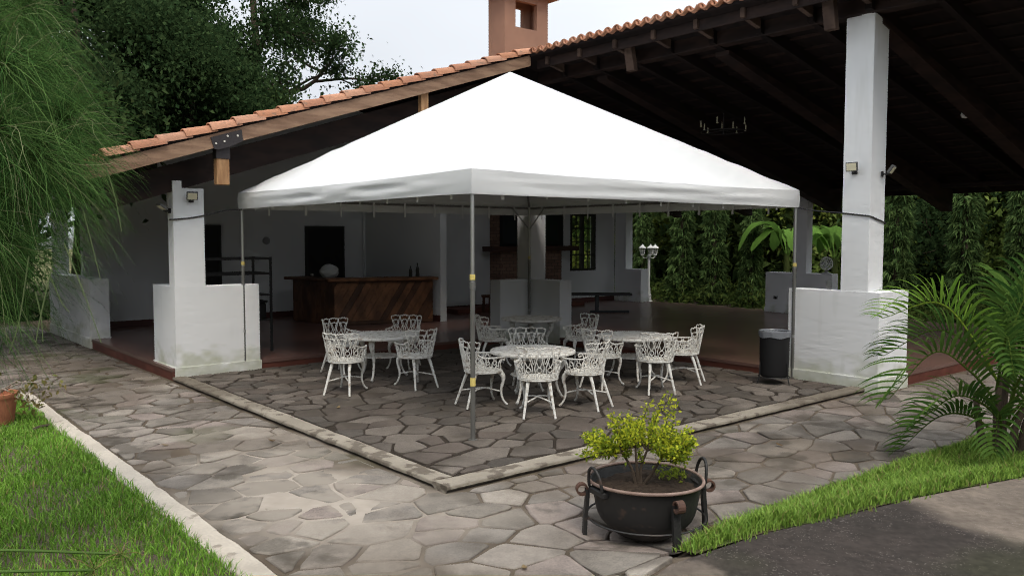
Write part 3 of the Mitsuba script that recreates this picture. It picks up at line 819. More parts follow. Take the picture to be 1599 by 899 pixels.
# ------------------------------------------------------------------ canopy tent
tent = thing('canopy_tent', 'large white peaked canopy tent standing on four grey poles over the iron tables', 'canopy tent')
TC, TH = 3.86, 2.83
E0, E1, AP = 2.60, 2.365, 4.28
NS = 44
def perim(u):
    """u in 0..4 around the square, -1..1 coordinates"""
    k = np.floor(u).astype(int) % 4; s = (u - np.floor(u)) * 2 - 1
    X = np.choose(k, [s, np.ones_like(s), -s, -np.ones_like(s)]); Y = np.choose(k, [-np.ones_like(s), s, np.ones_like(s), -s])
    return X, Y, s


U = np.linspace(0, 4, 4 * NS + 1)
tt = np.concatenate([np.linspace(0, 0.9, 26), [0.93, 0.96, 0.98, 0.992, 1.0]])
def roof_fn(u, t):
    X, Y, s = perim(u)
    bow = (1 - s ** 2)
    P = np.stack([TC + X * TH * t, TC + Y * TH * t, 0 * t], -1)
    nz = meshkit.fbm(P * np.array([1.6, 1.6, 0]) + 4, 3, 2) - 0.5
    nz2 = meshkit.fbm(P * np.array([5, 5, 0]) + 9, 3, 4) - 0.5
    z = E0 + (AP - E0) * (1 - t) - 0.055 * np.sin(PI * t) * bow - 0.02 * bow * t ** 3 + (nz * 0.025 + nz2 * 0.008) * t * bow
    crease = 0.016 * np.sin(46 * (t + 0.28 * s ** 2) + 9 * nz) * np.clip(t * 2 - 0.7, 0, 1) * np.clip(s ** 2 - 0.3, 0, 1) * (0.4 + 1.2 * np.abs(nz) * 3)
    z = z + crease * (1 - np.clip((t - 0.97) / 0.03, 0, 1))
    return np.stack([P[..., 0], P[..., 1], z], -1)
cv = obj('canopy_roof', grid(U, tt, roof_fn), 'fabric_white', tent, smooth=25)
vv = np.linspace(0, 1, 12)
def val_fn(u, v):
    X, Y, s = perim(u)
    bow = (1 - s ** 2)
    P = np.stack([X * TH, Y * TH, 0 * u], -1)
    al = np.stack([(X + Y * 1.7) * 2.0, (X * 1.3 - Y) * 0.8, v * 2.2], -1)
    fold = (meshkit.fbm(al * 0.9 + 3, 3, 8) - 0.5) * 0.16 * bow ** 0.6 * np.sin(PI * np.clip(v, 0, 1)) + 0.016 * bow * np.sin(v * 9 + 3 * s) * np.sin(PI * v)
    out = 1 + (0.010 * np.sin(PI * np.clip(v * 1.0, 0, 1)) + fold * 0.5 - 0.004 * v) / 2.83
    z = E0 - 0.02 * bow + (E1 - E0) * v + 0.02 * bow * v + 0.008 * (meshkit.noise(np.stack([u * 9, 0 * u, 0 * u], -1), 4) - 0.5) * v
    return np.stack([TC + X * TH * out, TC + Y * TH * out, z], -1)
for k in range(4):
    vk = obj('valance', grid(np.linspace(k, k + 1, 90) * 0.99999, vv, val_fn), 'fabric_white', tent, smooth=60)
    def hem_fn(u, v):
        P = val_fn(u, 0.86 + 0.14 * v)
        P[..., :2] = TC + (P[..., :2] - TC) * 1.0012
        return P
    obj('hem', grid(np.linspace(k, k + 1, 90) * 0.99999, np.linspace(0, 1, 4), hem_fn), 'fabric_white', vk, smooth=60)
for sx, sy in ((-1, -1), (-1, 1), (1, -1), (1, 1)):
    px, py = TC + sx * (TH - 0.03), TC + sy * (TH - 0.03)
    if sx == -1 and sy == 1: py -= 0.02
    if sx == 1 and sy == 1: px -= 0.06; py -= 0.07
    lg = obj('leg', tube([(px, py, 0.008), (px, py, 1.52)], 0.024, 12), 'pole_metal', tent)
    obj('upper_tube', tube([(px, py, 1.50), (px, py, 2.56)], 0.019, 12), 'pole_thin_metal', lg)
    obj('tape', tube([(px, py, 1.55), (px, py, 1.60)], 0.027, 12), 'tape_yellow', lg)
    obj('collar', tube([(px, py, 1.46), (px, py, 1.53)], 0.030, 12), 'pole_metal', lg)
    if sx == -1 and sy == -1: obj('tape', tube([(px, py, 0.53), (px, py, 0.61)], 0.0275, 12), 'tape_yellow', lg)
    else: obj('collar', tube([(px, py, 0.56), (px, py, 0.60)], 0.028, 12), 'pole_thin_metal', lg)
    obj('foot_plate', box(px - 0.035, px + 0.035, py - 0.035, py + 0.035, 0.002, 0.012), 'pole_metal', lg)
    qx, qy = TC + sx * 0.05, TC + sy * 0.05
    obj('ridge_pipe', tube([(px, py, 2.53), (qx, qy, AP - 0.12)], 0.018, 8), 'pole_metal', tent)
    if sx + sy < 2: continue
    obj('brace', tube([(px, py, 2.10), (px - sx * 0.42, py, 2.50)], 0.010, 6), 'pole_metal', tent)
    obj('brace', tube([(px, py, 2.10), (px, py - sy * 0.42, 2.50)], 0.010, 6), 'pole_metal', tent)
ee = TH - 0.045
for a, b in (((-ee, -ee), (ee, -ee)), ((ee, -ee), (ee, ee)), ((ee, ee), (-ee, ee)), ((-ee, ee), (-ee, -ee))):
    obj('eave_pipe', tube([(TC + a[0], TC + a[1], 2.50), (TC + b[0], TC + b[1], 2.50)], 0.017, 8), 'pole_metal', tent)
    for q in np.linspace(0.07, 0.93, 9):
        c = np.array(a) * (1 - q) + np.array(b) * q
        d = (np.array(b) - a) / np.linalg.norm(np.array(b) - a)
        c = c * (ee - 0.0) / ee
        nrm = np.array([-d[1], d[0]])
        w = 0.016
        p0, p1 = TC + c - d * w + nrm * 0.022, TC + c + d * w + nrm * 0.022
        zz = (2.345 if min(a[0] + b[0], a[1] + b[1]) < -1 else 2.30) - tr.uniform(0, 0.03)
        m = MB()
        v = [(*p0, 2.53), (*p1, 2.53), (*(p1 + nrm * 0.006 + d * tr.uniform(-.01, .01)), zz), (*(p0 + nrm * 0.006), zz)]
        v += [(*(np.array(q_[:2]) + nrm * 0.004), q_[2]) for q_ in v]
        m.add(v, [[0, 1, 2], [0, 2, 3], [4, 6, 5], [4, 7, 6], [0, 4, 5], [0, 5, 1], [1, 5, 6], [1, 6, 2], [3, 2, 6], [3, 6, 7], [0, 3, 7], [0, 7, 4]])
        obj('tie_strap', m.mesh(), 'fabric_white', tent)

# ------------------------------------------------------------------ cast iron tables and chairs
def chair_shapes():
    S = {}
    SZ = 0.405
    def r_at(h): return 0.222 + 0.19 * h
    def surf(th, h):
        r = r_at(h)
        return np.stack([-r * np.cos(th), r * np.sin(th), SZ + h + 0 * th], -1)
    def motif(thc, pts, n):
        w, h = np.array(pts, float).T
        q = spline(np.stack([w, h, 0 * h], 1), n)
        return surf(thc + q[:, 0] / r_at(q[:, 1]), q[:, 1])
    def ring(thc, w, h, rr, n=13):
        a = np.linspace(0, 2 * PI, n)
        return surf(thc + (w + rr * np.cos(a)) / r_at(h), h + rr * np.sin(a))
    # seat: round plate with rolled rim and a pierced look of radial ribs
    prof = [(0.0, 0.385), (0.205, 0.385), (0.222, 0.388), (0.230, 0.397), (0.226, 0.406), (0.20, 0.405), (0.10, 0.400), (0.0, 0.400)]
    m = MB(); m.add(*lathe([(max(a, 1e-4), b) for a, b in prof], 28))
    for k in range(12):
        a = k * PI / 6
        m.tube([(0.05 * math.cos(a), 0.05 * math.sin(a), 0.402), (0.20 * math.cos(a), 0.20 * math.sin(a), 0.406)], 0.005, 4)
    S['seat'] = (m.mesh(), 35)
    # back: basket of scrolls from the seat ring to the arm rail
    m = MB()
    R = 0.0066
    th = np.linspace(-2.18, 2.18, 44)
    m.tube(surf(th, 0 * th + 0.012), 0.0075, 5)
    back = (-0.76, -0.255, 0.255, 0.76)
    for c in back:
        m.tube(ring(c, 0, 0.040, 0.032), R, 5)
        m.tube(ring(c, 0.006, 0.036, 0.014, 9), 0.005, 4)
        for sg in (-1, 1):
            m.tube(motif(c, [(sg * 0.030, 0.055), (sg * 0.020, 0.085), (sg * 0.011, 0.125), (sg * 0.014, 0.155)], 8), R, 5)
    for c in (-0.505, 0, 0.505, -0.98, 0.98):
        m.tube(ring(c, 0, 0.112, 0.028, 11), 0.0058, 4)
        m.tube(motif(c, [(-0.03, 0.02), (-0.012, 0.05), (0.0, 0.084)], 6), 0.0052, 4); m.tube(motif(c, [(0.03, 0.02), (0.012, 0.05), (0.0, 0.084)], 6), 0.0052, 4)
        m.tube(motif(c, [(0.0, 0.14), (-0.018, 0.165), (-0.03, 0.20)], 6), 0.0052, 4); m.tube(motif(c, [(0.0, 0.14), (0.018, 0.165), (0.03, 0.20)], 6), 0.0052, 4)
    S['backrest'] = (m.mesh(), 50)
    # fan of four heart topped petals above it
    m = MB()
    side = [(0.013, 0.145), (0.026, 0.19), (0.046, 0.255), (0.066, 0.318), (0.067, 0.346), (0.050, 0.356), (0.034, 0.347), (0.017, 0.364), (0.0, 0.356)]
    for sg in (-1, 1):
        m.tube(motif(0, [(sg * a, b) for a, b in side], 22), 0.0068, 6)
        m.tube(motif(0, [(sg * 0.051, 0.274), (sg * 0.041, 0.292), (sg * 0.025, 0.285), (sg * 0.012, 0.298), (0, 0.288)], 9), 0.0066, 5)
        m.tube(motif(0, [(sg * 0.038, 0.286), (sg * 0.019, 0.235), (sg * 0.003, 0.18)], 7), 0.0048, 5)
    S['petal'] = (m.mesh(), 50)
    S['petal_angles'] = [-c for c in back]
    # arms
    for sg, nm in ((1, 'arm'), (-1, 'arm_b')):
        m = MB()
        t = np.linspace(0.86, 2.16, 18)
        hh = np.interp(t, [0.86, 1.1, 2.16], [0.215, 0.178, 0.170])
        rail = surf(sg * t, hh)
        end = rail[-1]
        tang = (rail[-1] - rail[-3]); tang /= np.linalg.norm(tang)
        curl = [end + tang * a + np.array([0, 0, b]) for a, b in ((0.03, 0.004), (0.05, -0.014), (0.042, -0.036), (0.020, -0.034), (0.016, -0.018))]
        m.tube(spline(np.vstack([rail, curl]), 40), 0.0095, 6)
        for c in (1.13, 1.50, 1.88):
            m.tube(ring(sg * c, 0, 0.042, 0.030), R, 5)
            m.tube(ring(sg * c, 0.010 * sg, 0.036, 0.015, 9), 0.005, 4)
            for s2 in (-1, 1):
                m.tube(motif(sg * c, [(s2 * 0.028, 0.058), (s2 * 0.014, 0.085), (s2 * 0.018, 0.115), (s2 * 0.036, 0.142), (s2 * 0.030, 0.164), (s2 * 0.008, 0.168)], 10), R, 5)
        for c in (1.31, 1.69):
            m.tube(ring(sg * c, 0, 0.112, 0.022, 10), 0.0056, 4)
        m.tube(motif(sg * 2.12, [(0, 0.01), (sg * 0.012, 0.05), (sg * -0.012, 0.10), (sg * 0.01, 0.165)], 10), 0.008, 5)
        S[nm] = (m.mesh(), 50)
    # legs
    for sg in (1, -1):
        p = spline([(-0.145, sg * 0.115, 0.390), (-0.185, sg * 0.128, 0.30), (-0.225, sg * 0.145, 0.18), (-0.285, sg * 0.172, 0.0)], 14)
        S[f'rear{sg}'] = (tube(p, np.linspace(0.022, 0.0125, 14), 7), 50)
        p = spline([(0.150, sg * 0.120, 0.392), (0.178, sg * 0.145, 0.35), (0.182, sg * 0.150, 0.29), (0.163, sg * 0.138, 0.20), (0.166, sg * 0.140, 0.12), (0.190, sg * 0.158, 0.05), (0.222, sg * 0.180, 0.012)], 22)
        S[f'front{sg}'] = (tube(p, np.interp(np.linspace(0, 1, 22), [0, .12, .25, .38, .42, .46, .6, .9, .96, 1], [.030, .032, .024, .017, .021, .016, .013, .0115, .017, .014]), 7), 50)
    m = MB()
    for sg in (1, -1):
        m.tube(spline([(-0.228, sg * 0.146, 0.165), (-0.10, sg * 0.045, 0.190), (-0.02, 0.0, 0.196 + 0.004 * sg), (0.06, -sg * 0.045, 0.190), (0.160, -sg * 0.137, 0.165)], 14), 0.0085, 6)
    S['stretcher'] = (m.mesh(), 50)
    return S


CS = chair_shapes()
CP = {k: mikit.ply(v[0], 'cast_white', smooth=v[1]) for k, v in CS.items() if k != 'petal_angles'}


def chair(x, y, fx, fy, label):
    k = thing('garden_chair', label, 'chair', 'white cast metal chairs around the round tables')
    a = math.atan2(fy, fx)
    M = xf(x, y, 0.006, a)
    put('seat', CP['seat'], k, M)
    b = put('backrest', CP['backrest'], k, M)
    for c in CS['petal_angles']:
        put('petal', CP['petal'], b, M @ T().rotate([0, 0, 1], math.degrees(c)))
    put('arm', CP['arm'], k, M); put('arm', CP['arm_b'], k, M)
    for nm in ('front1', 'front-1', 'rear1', 'rear-1'): put('leg', CP[nm], k, M)
    put('stretcher', CP['stretcher'], k, M)


def table_shapes():
    S = {}
    R = 0.50
    disc = Point(0, 0).buffer(R, quad_segs=20)
    holes = []
    for rr, n, s in ((0.10, 6, .020), (0.19, 12, .022), (0.28, 18, .023), (0.37, 24, .023), (0.445, 30, .020)):
        for k in range(n):
            a = 2 * PI * k / n + rr * 9
            h = affinity.rotate(affinity.scale(Point(0, 0).buffer(s, quad_segs=2), 1.0, 0.42), math.degrees(a) + 45 * (1 if k % 2 else -1))
            holes.append(affinity.translate(h, rr * math.cos(a), rr * math.sin(a)))
    S['tabletop'] = (prism(disc.difference(unary_union(holes)), 0.586, 0.600, 'xy'), False)
    S['rim'] = (lathe([(0.490, 0.572), (0.506, 0.570), (0.513, 0.580), (0.513, 0.594), (0.506, 0.603), (0.494, 0.603), (0.490, 0.572)], 48), 50)
    m = MB(); m.add(*lathe([(0.34, 0.548), (0.352, 0.546), (0.352, 0.584), (0.34, 0.584), (0.34, 0.548)], 36))
    S['apron'] = (m.mesh(), 50)
    p = spline([(0.345, 0, 0.580), (0.375, 0, 0.50), (0.355, 0, 0.42), (0.305, 0, 0.33), (0.285, 0, 0.26), (0.295, 0, 0.16), (0.340, 0, 0.06), (0.385, 0, 0.014)], 26)
    S['leg'] = (tube(p, np.interp(np.linspace(0, 1, 26), [0, .1, .2, .42, .47, .52, .6, .9, .95, 1], [.042, .045, .036, .020, .028, .020, .017, .015, .021, .018]), 8), 50)
    S['shelf'] = (lathe([(0.001, 0.300), (0.255, 0.300), (0.266, 0.304), (0.266, 0.314), (0.255, 0.318), (0.001, 0.316)], 36), 40)
    return S


TS = {k: mikit.ply(v[0], 'cast_white', smooth=v[1]) for k, v in table_shapes().items()}


def table(x, y, a, label):
    k = thing('garden_table', label, 'table', 'round white cast metal tables under the canopy')
    M = xf(x, y, 0.006, math.radians(a))
    t = put('tabletop', TS['tabletop'], k, M); put('rim', TS['rim'], t, M)
    put('apron', TS['apron'], k, M); put('shelf', TS['shelf'], k, M)
    for q in range(3): put('leg', TS['leg'], k, M @ T().rotate([0, 0, 1], 120 * q))


table(2.22, 4.72, 222, 'round white cast metal table on the left, in front of the wooden bar')
table(2.81, 2.18, 200, 'round white cast metal table nearest the front canopy pole')
table(4.87, 2.41, 232, 'round white cast metal table on the right, nearest the black bin')
table(5.41, 5.16, 290, 'round white cast metal table at the back, before the short low walls')
chair(1.34, 4.07, .88, .65, 'white scrolled chair at the left table, front left seat')
chair(2.22, 3.84, .02, .88, 'white scrolled chair at the left table, front right seat')
chair(2.04, 5.45, .18, -.73, 'white scrolled chair at the left table, far left seat before the bar')
chair(2.95, 5.28, -.73, -.56, 'white scrolled chair at the left table, far right seat')
chair(2.18, 2.33, .63, -.15, 'white scrolled chair left of the nearest table, just behind the front pole')
chair(2.33, 1.55, .48, .63, 'white scrolled chair nearest the camera, its back turned to it')
chair(3.00, 1.50, -.19, .68, 'white scrolled chair right of the nearest table, facing left')
chair(3.22, 2.74, -.41, -.56, 'white scrolled chair behind the nearest table, facing the camera')
chair(4.12, 2.27, .75, .14, 'white scrolled chair left of the right hand table')
chair(4.37, 1.60, .50, .81, 'white scrolled chair at the right hand table, nearest the planter')
chair(5.15, 1.80, -.35, .63, 'white scrolled chair at the right hand table, nearest the black bin')
chair(4.10, 4.55, .80, -.30, 'white scrolled chair left of the back table')
chair(5.16, 3.76, -.85, .20, 'white scrolled chair right of the back table, facing left')
# ------------------------------------------------------------------ bar, rack, bench, bin and small things
def frame_box(o, ux, L, y0, y1, z0, z1, ch=0.004):
    """a box along the direction ux from the point o"""
    v, f = boxvf(0, L, y0, y1, z0, z1, ch)
    ux = np.array(ux, float) / np.linalg.norm(ux); uy = np.array([-ux[1], ux[0]])
    return np.column_stack([o[0] + v[:, 0] * ux[0] + v[:, 1] * uy[0], o[1] + v[:, 0] * ux[1] + v[:, 1] * uy[1], v[:, 2]]), f


bar = thing('bar_counter', 'dark wooden bar counter faced with slanting boards, in the room behind the left table', 'bar counter')
bo, bd = np.array([4.48, 10.33]), np.array([2.02, -0.66]); BL = float(np.linalg.norm(bd))
ret_o = np.array([4.22, 11.75]); ret_d = bo - ret_o; RL = float(np.linalg.norm(ret_d))
obj('panel', frame_box(bo, bd, BL, 0.03, 0.10, 0.125, 1.04), 'bar_wood_dark', bar)
obj('panel', frame_box(ret_o, ret_d, RL, 0.03, 0.10, 0.125, 1.04), 'bar_wood_dark', bar)
ux = bd / BL; uy = np.array([-ux[1], ux[0]])
br = np.random.default_rng(5)
face = sbox(0.0, BL, 0.20, 1.0)
sl = 0.55; wd = 0.152
for k in range(-5, 16):
    xb = k * wd
    q = Polygon([(xb + 0.004, 0.15), (xb + wd - 0.004, 0.15), (xb + wd - 0.004 + sl, 1.05), (xb + 0.004 + sl, 1.05)]).intersection(face)
    if q.is_empty or q.area < 0.01: continue
    v, f = prism(q, -0.004 - br.uniform(0, 0.006), 0.029, 'xz')
    P = np.column_stack([bo[0] + v[:, 0] * ux[0] + v[:, 1] * uy[0], bo[1] + v[:, 0] * ux[1] + v[:, 1] * uy[1], v[:, 2]])
    obj('board', (P, f), 'bar_wood' if br.uniform() > 0.12 else 'bar_wood_dark', bar)
obj('plinth', frame_box(bo, bd, BL, -0.012, 0.03, 0.125, 0.196), 'bar_wood_dark', bar)
obj('trim', frame_box(bo, bd, BL, -0.012, 0.03, 1.004, 1.04), 'bar_wood_dark', bar)
for k in range(9):
    obj('board', frame_box(ret_o + ret_d / RL * (k * RL / 9 + 0.004), ret_d, RL / 9 - 0.008, 0.0, 0.028, 0.15, 1.03), 'bar_wood_dark', bar)
obj('countertop', frame_box(bo - ux * 0.14, bd, BL + 0.24, -0.14, 0.45, 1.042, 1.10, 0.012), 'bar_wood', bar)
obj('countertop', frame_box(ret_o - ret_d / RL * 0.2, ret_d, RL - 0.0, -0.10, 0.45, 1.038, 1.096, 0.012), 'bar_wood_dark', bar)


def bottle(x, y, z, h, label):
    tag(obj('bottle', lathe([(0.001, 0), (0.036, 0.001), (0.038, 0.02), (0.038, h * 0.55), (0.03, h * 0.68), (0.014, h * 0.78), (0.013, h * 0.97), (0.015, h), (0.001, h)], 14), 'bottle_dark', to_world=xf(x, y, z), smooth=40), label, 'bottle')


bottle(6.10, 9.93, 1.102, 0.24, 'small dark bottle standing on the bar, left one of the two')
bottle(6.26, 9.90, 1.102, 0.30, 'small dark bottle standing on the bar, right one of the two')
v = trimesh.creation.icosphere(3)
P = np.array(v.vertices) * [0.21, 0.17, 0.16]
P *= (1 + 0.25 * (meshkit.fbm(np.array(v.vertices) * 2.2, 3, 5) - 0.5))[:, None]
P[:, 2] = np.maximum(P[:, 2] + 0.12, 0)
tag(obj('cloth_bundle', (P, v.faces), 'pale_cloth', to_world=xf(4.72, 11.0, 1.098), smooth=True), 'pale rounded cloth bundle lying on the bar before the dark doorway', 'bundle')

rk = thing('steel_rack', 'black steel shelf rack standing behind the left white pillar', 'rack')
X0, X1, Y0, Y1 = 0.62, 1.86, 7.50, 8.20
for x in (X0, X1):
    for y in (Y0, Y1): obj('post', box(x - 0.018, x + 0.018, y - 0.018, y + 0.018, 0.121, 1.64, 0.003), 'black_steel', rk)
for z in (1.60, 1.36):
    obj('rail', box(X0, X1, Y0 - 0.014, Y0 + 0.014, z, z + 0.03), 'black_steel', rk); obj('rail', box(X0, X1, Y1 - 0.014, Y1 + 0.014, z, z + 0.03), 'black_steel', rk)
    obj('rail', box(X1 - 0.014, X1 + 0.014, Y0, Y1, z, z + 0.03), 'black_steel', rk); obj('rail', box(X0 - 0.014, X0 + 0.014, Y0, Y1, z, z + 0.03), 'black_steel', rk)
for z in (0.62, 1.02): obj('shelf', box(X0 - 0.01, X1 + 0.01, Y0 - 0.01, Y1 + 0.01, z, z + 0.02, 0.003), 'black_steel', rk)
bx = thing('crate', 'black box on the shelf of the black steel rack', 'box')
obj('body', box(1.25, 1.80, 7.55, 8.1, 0.642, 0.90, 0.015), 'black_plastic', bx)
obj('lid', box(1.23, 1.82, 7.53, 8.12, 0.902, 0.94, 0.01), 'black_plastic', bx)

tag(obj('wall_clock', lathe([(0.001, 0.0), (0.085, 0.0), (0.09, 0.02), (0.075, 0.04), (0.06, 0.03), (0.001, 0.03)], 20), 'plate_grey', to_world=T().translate([4.1, 12.848, 1.88]).rotate([1, 0, 0], 90), smooth=40),
    'small round grey fitting high on the white back wall', 'wall fitting')

be = thing('long_bench', 'long low black bench on the red floor below the window', 'bench')
bc = np.array([10.75, 9.0]); d2 = RT[:2]; nn = np.array([-d2[1], d2[0]])
o = bc - d2 * 1.15
obj('seat', frame_box(o, d2, 2.1, -0.2, 0.2, 0.545, 0.60, 0.01), 'black_steel', be)
for s in (0.35, 1.22):
    l = obj('leg', frame_box(o + d2 * s, d2, 0.09, -0.045, 0.045, 0.16, 0.544), 'black_steel', be)
    obj('foot', frame_box(o + d2 * (s - 0.12), d2, 0.95 if s > 1 else 0.3, -0.04, 0.04, 0.122, 0.17, 0.008), 'black_steel', l)
tv = thing('television', 'dark flat screen above the fireplace shelf', 'television')
obj('screen', box(9.56, 11.45, 10.985, 11.015, 1.80, 2.85, 0.006), 'black_screen', tv)
obj('bezel', box(9.52, 11.49, 10.99, 11.018, 1.76, 2.89, 0.006), 'black_plastic', tv)
st = thing('stool', 'small dark wooden stool beside the hearth', 'stool')
obj('seat', box(8.62, 9.0, 10.35, 10.7, 0.50, 0.56, 0.01), 'bar_wood_dark', st)
for x in (8.67, 8.95):
    for y in (10.4, 10.65): obj('leg', box(x - 0.025, x + 0.025, y - 0.025, y + 0.025, 0.121, 0.499), 'bar_wood_dark', st)

bn = thing('litter_bin', 'black round litter bin with a clear bag beside the right white wall', 'bin')
Mb = xf(6.03, 0.95, 0.0)
obj('body', lathe([(0.001, 0.10), (0.165, 0.10), (0.185, 0.14), (0.192, 0.40), (0.195, 0.70), (0.18, 0.70), (0.175, 0.2), (0.001, 0.14)], 28), 'black_plastic', bn, smooth=40, to_world=Mb)
a = np.linspace(0, 2 * PI, 57)
def bag(U, V):
    rr = np.interp(V, [0, 0.25, 0.5, 1], [0.16, 0.185, 0.206, 0.204]); z = np.interp(V, [0, 0.25, 0.5, 1], [0.62, 0.715, 0.72, 0.64])
    k = 0.006 * np.sin(U * 17 + 3 * np.sin(U * 5)) * np.clip((V - 0.4) * 3, 0, 1)
    z = z - 0.02 * np.clip(V - 0.6, 0, 1) * (1 + np.sin(U * 5))
    return np.stack([(rr + k) * np.cos(U), (rr + k) * np.sin(U), z], -1)
obj('bag', grid(a, np.linspace(0, 1, 12), bag), 'bag_plastic', bn, smooth=True, to_world=Mb)
m = MB()
m.tube(np.stack([0.20 * np.cos(a), 0.20 * np.sin(a), 0.10 + 0 * a], 1), 0.007, 5)
for q in range(3):
    b = q * 2 * PI / 3 + 0.5
    m.tube([(0.20 * math.cos(b), 0.20 * math.sin(b), 0.30), (0.205 * math.cos(b), 0.205 * math.sin(b), 0.12), (0.235 * math.cos(b), 0.235 * math.sin(b), 0.012)], 0.008, 5)
obj('wire_stand', m.mesh(), 'black_steel', bn, to_world=Mb)

gl = thing('drinking_glass', 'small clear drinking glass standing on top of the right low wall', 'glass')
obj('cup', lathe([(0.001, 0.0), (0.034, 0.0), (0.040, 0.125), (0.037, 0.125), (0.031, 0.010), (0.001, 0.010)], 18), 'pane_glass', gl, smooth=40, to_world=xf(6.80, 0.62, 1.247))
obj('base', lathe([(0.001, 0.001), (0.030, 0.001), (0.030, 0.010), (0.001, 0.012)], 18), 'bag_plastic', gl, to_world=xf(6.80, 0.62, 1.247))


def floodlight(x, y, z, az, tilt, label):
    k = thing('floodlight', label, 'floodlight')
    M = T().translate([x, y, z]).rotate([0, 0, 1], az).rotate([0, 1, 0], tilt)
    obj('housing', box(-0.02, 0.018, -0.075, 0.075, -0.06, 0.06, 0.008), 'light_box', k, to_world=M)
    obj('lens', box(0.0182, 0.024, -0.062, 0.062, -0.047, 0.047, 0.002), 'light_face', k, to_world=M)
    M2 = T().translate([x, y, z]).rotate([0, 0, 1], az)
    m = MB(); m.tube([(-0.02, 0.0, -0.05), (-0.06, 0.0, -0.06), (-0.10, 0, -0.055)], 0.012, 6); m.box(-0.115, -0.10, -0.035, 0.035, -0.09, -0.02)
    obj('bracket', m.mesh(), 'wire_black', k, to_world=M2)


floodlight(0.30, 6.50, 2.53, -100, 25, 'small square floodlight on the front of the left pillar')
floodlight(-0.04, 6.73, 2.38, 185, 55, 'small floodlight on the shaded side of the left pillar')
floodlight(6.555, 0.21, 2.86, 188, 8, 'small square floodlight facing left on the tall right pillar')
floodlight(6.98, -0.105, 2.83, -75, 35, 'small floodlight seen edge on at the right of the tall pillar')
cb = thing('ceiling_lamp', 'small pale lamp fixed below the dark ceiling at upper right', 'lamp')
M = T().translate([10.5, 0.41, 3.86])
obj('bulb', lathe([(0.001, 0.0), (0.05, 0.01), (0.07, 0.06), (0.05, 0.12), (0.03, 0.15), (0.001, 0.15)], 14), 'lamp_white', cb, smooth=True, to_world=M)
obj('socket', lathe([(0.001, 0.15), (0.03, 0.15), (0.03, 0.20), (0.014, 0.21), (0.014, 0.40), (0.001, 0.40)], 12), 'plate_grey', cb, to_world=M)

sw = thing('socket_plate', 'small dark square plate on the shaded far low wall', 'socket')
obj('plate', box(14.285, 14.299, 6.13, 6.25, 0.44, 0.52, 0.003), 'plate_grey', sw)
obj('insert', box(14.281, 14.2845, 6.16, 6.22, 0.46, 0.50), 'black_plastic', sw)
dl = thing('fan', 'small pale desk fan standing on the far low wall by the tall pillar', 'fan')
Mf = xf(14.44, 4.95, 1.102, PI)
obj('base', lathe([(0.001, 0), (0.11, 0), (0.11, 0.02), (0.03, 0.05), (0.03, 0.10), (0.001, 0.10)], 16), 'plate_grey', dl, smooth=40, to_world=Mf)
m = MB()
a2 = np.linspace(0, 2 * PI, 25)
for rr, dx in ((0.155, 0.0), (0.14, 0.04), (0.10, 0.055), (0.05, 0.06), (0.14, -0.04)):
    m.tube(np.stack([dx + 0 * a2, rr * np.cos(a2), 0.24 + rr * np.sin(a2)], 1), 0.006, 4)
for b in np.linspace(0, 2 * PI, 16, endpoint=False):
    m.tube([(0.06, 0.02 * math.cos(b), 0.24 + 0.02 * math.sin(b)), (0.04, 0.14 * math.cos(b), 0.24 + 0.14 * math.sin(b)), (0.0, 0.155 * math.cos(b), 0.24 + 0.155 * math.sin(b))], 0.004, 4)
obj('cage', m.mesh(), 'lamp_white', dl, to_world=Mf)
for b in range(4):
    a0 = b * PI / 2
    obj('blade', ([(0.0, 0.02 * math.cos(a0 - .4), 0.24 + 0.02 * math.sin(a0 - .4)), (0.02, 0.12 * math.cos(a0 - .5), 0.24 + 0.12 * math.sin(a0 - .5)), (-0.02, 0.12 * math.cos(a0 + .5), 0.24 + 0.12 * math.sin(a0 + .5)), (0.0, 0.02 * math.cos(a0 + .4), 0.24 + 0.02 * math.sin(a0 + .4))], [[0, 1, 2], [0, 2, 3]]), 'bag_plastic', dl, to_world=Mf)

# cables from the pillars to the tent
w1 = spline([(0.068, 6.75, 2.20), (0.060, 6.612, 2.20), (0.30, 6.612, 2.225), (0.52, 6.60, 2.27), (0.80, 6.58, 2.34), (1.05, 6.62, 2.36)], 30)
tag(obj('cable', tube(w1, 0.010, 6), 'wire_black'), 'thin dark cable tied from the left pillar to the canopy corner', 'cable')
w2 = spline([(6.66, 1.02, 2.36), (6.67, 0.75, 2.31), (6.662, 0.40, 2.275), (6.660, 0.08, 2.235), (6.663, 0.000, 2.222), (6.75, -0.002, 2.205), (7.06, -0.003, 2.14), (7.072, 0.05, 2.13)], 34)
tag(obj('cable', tube(w2, 0.010, 6), 'wire_black'), 'thin dark cable wound round the tall right pillar', 'cable')

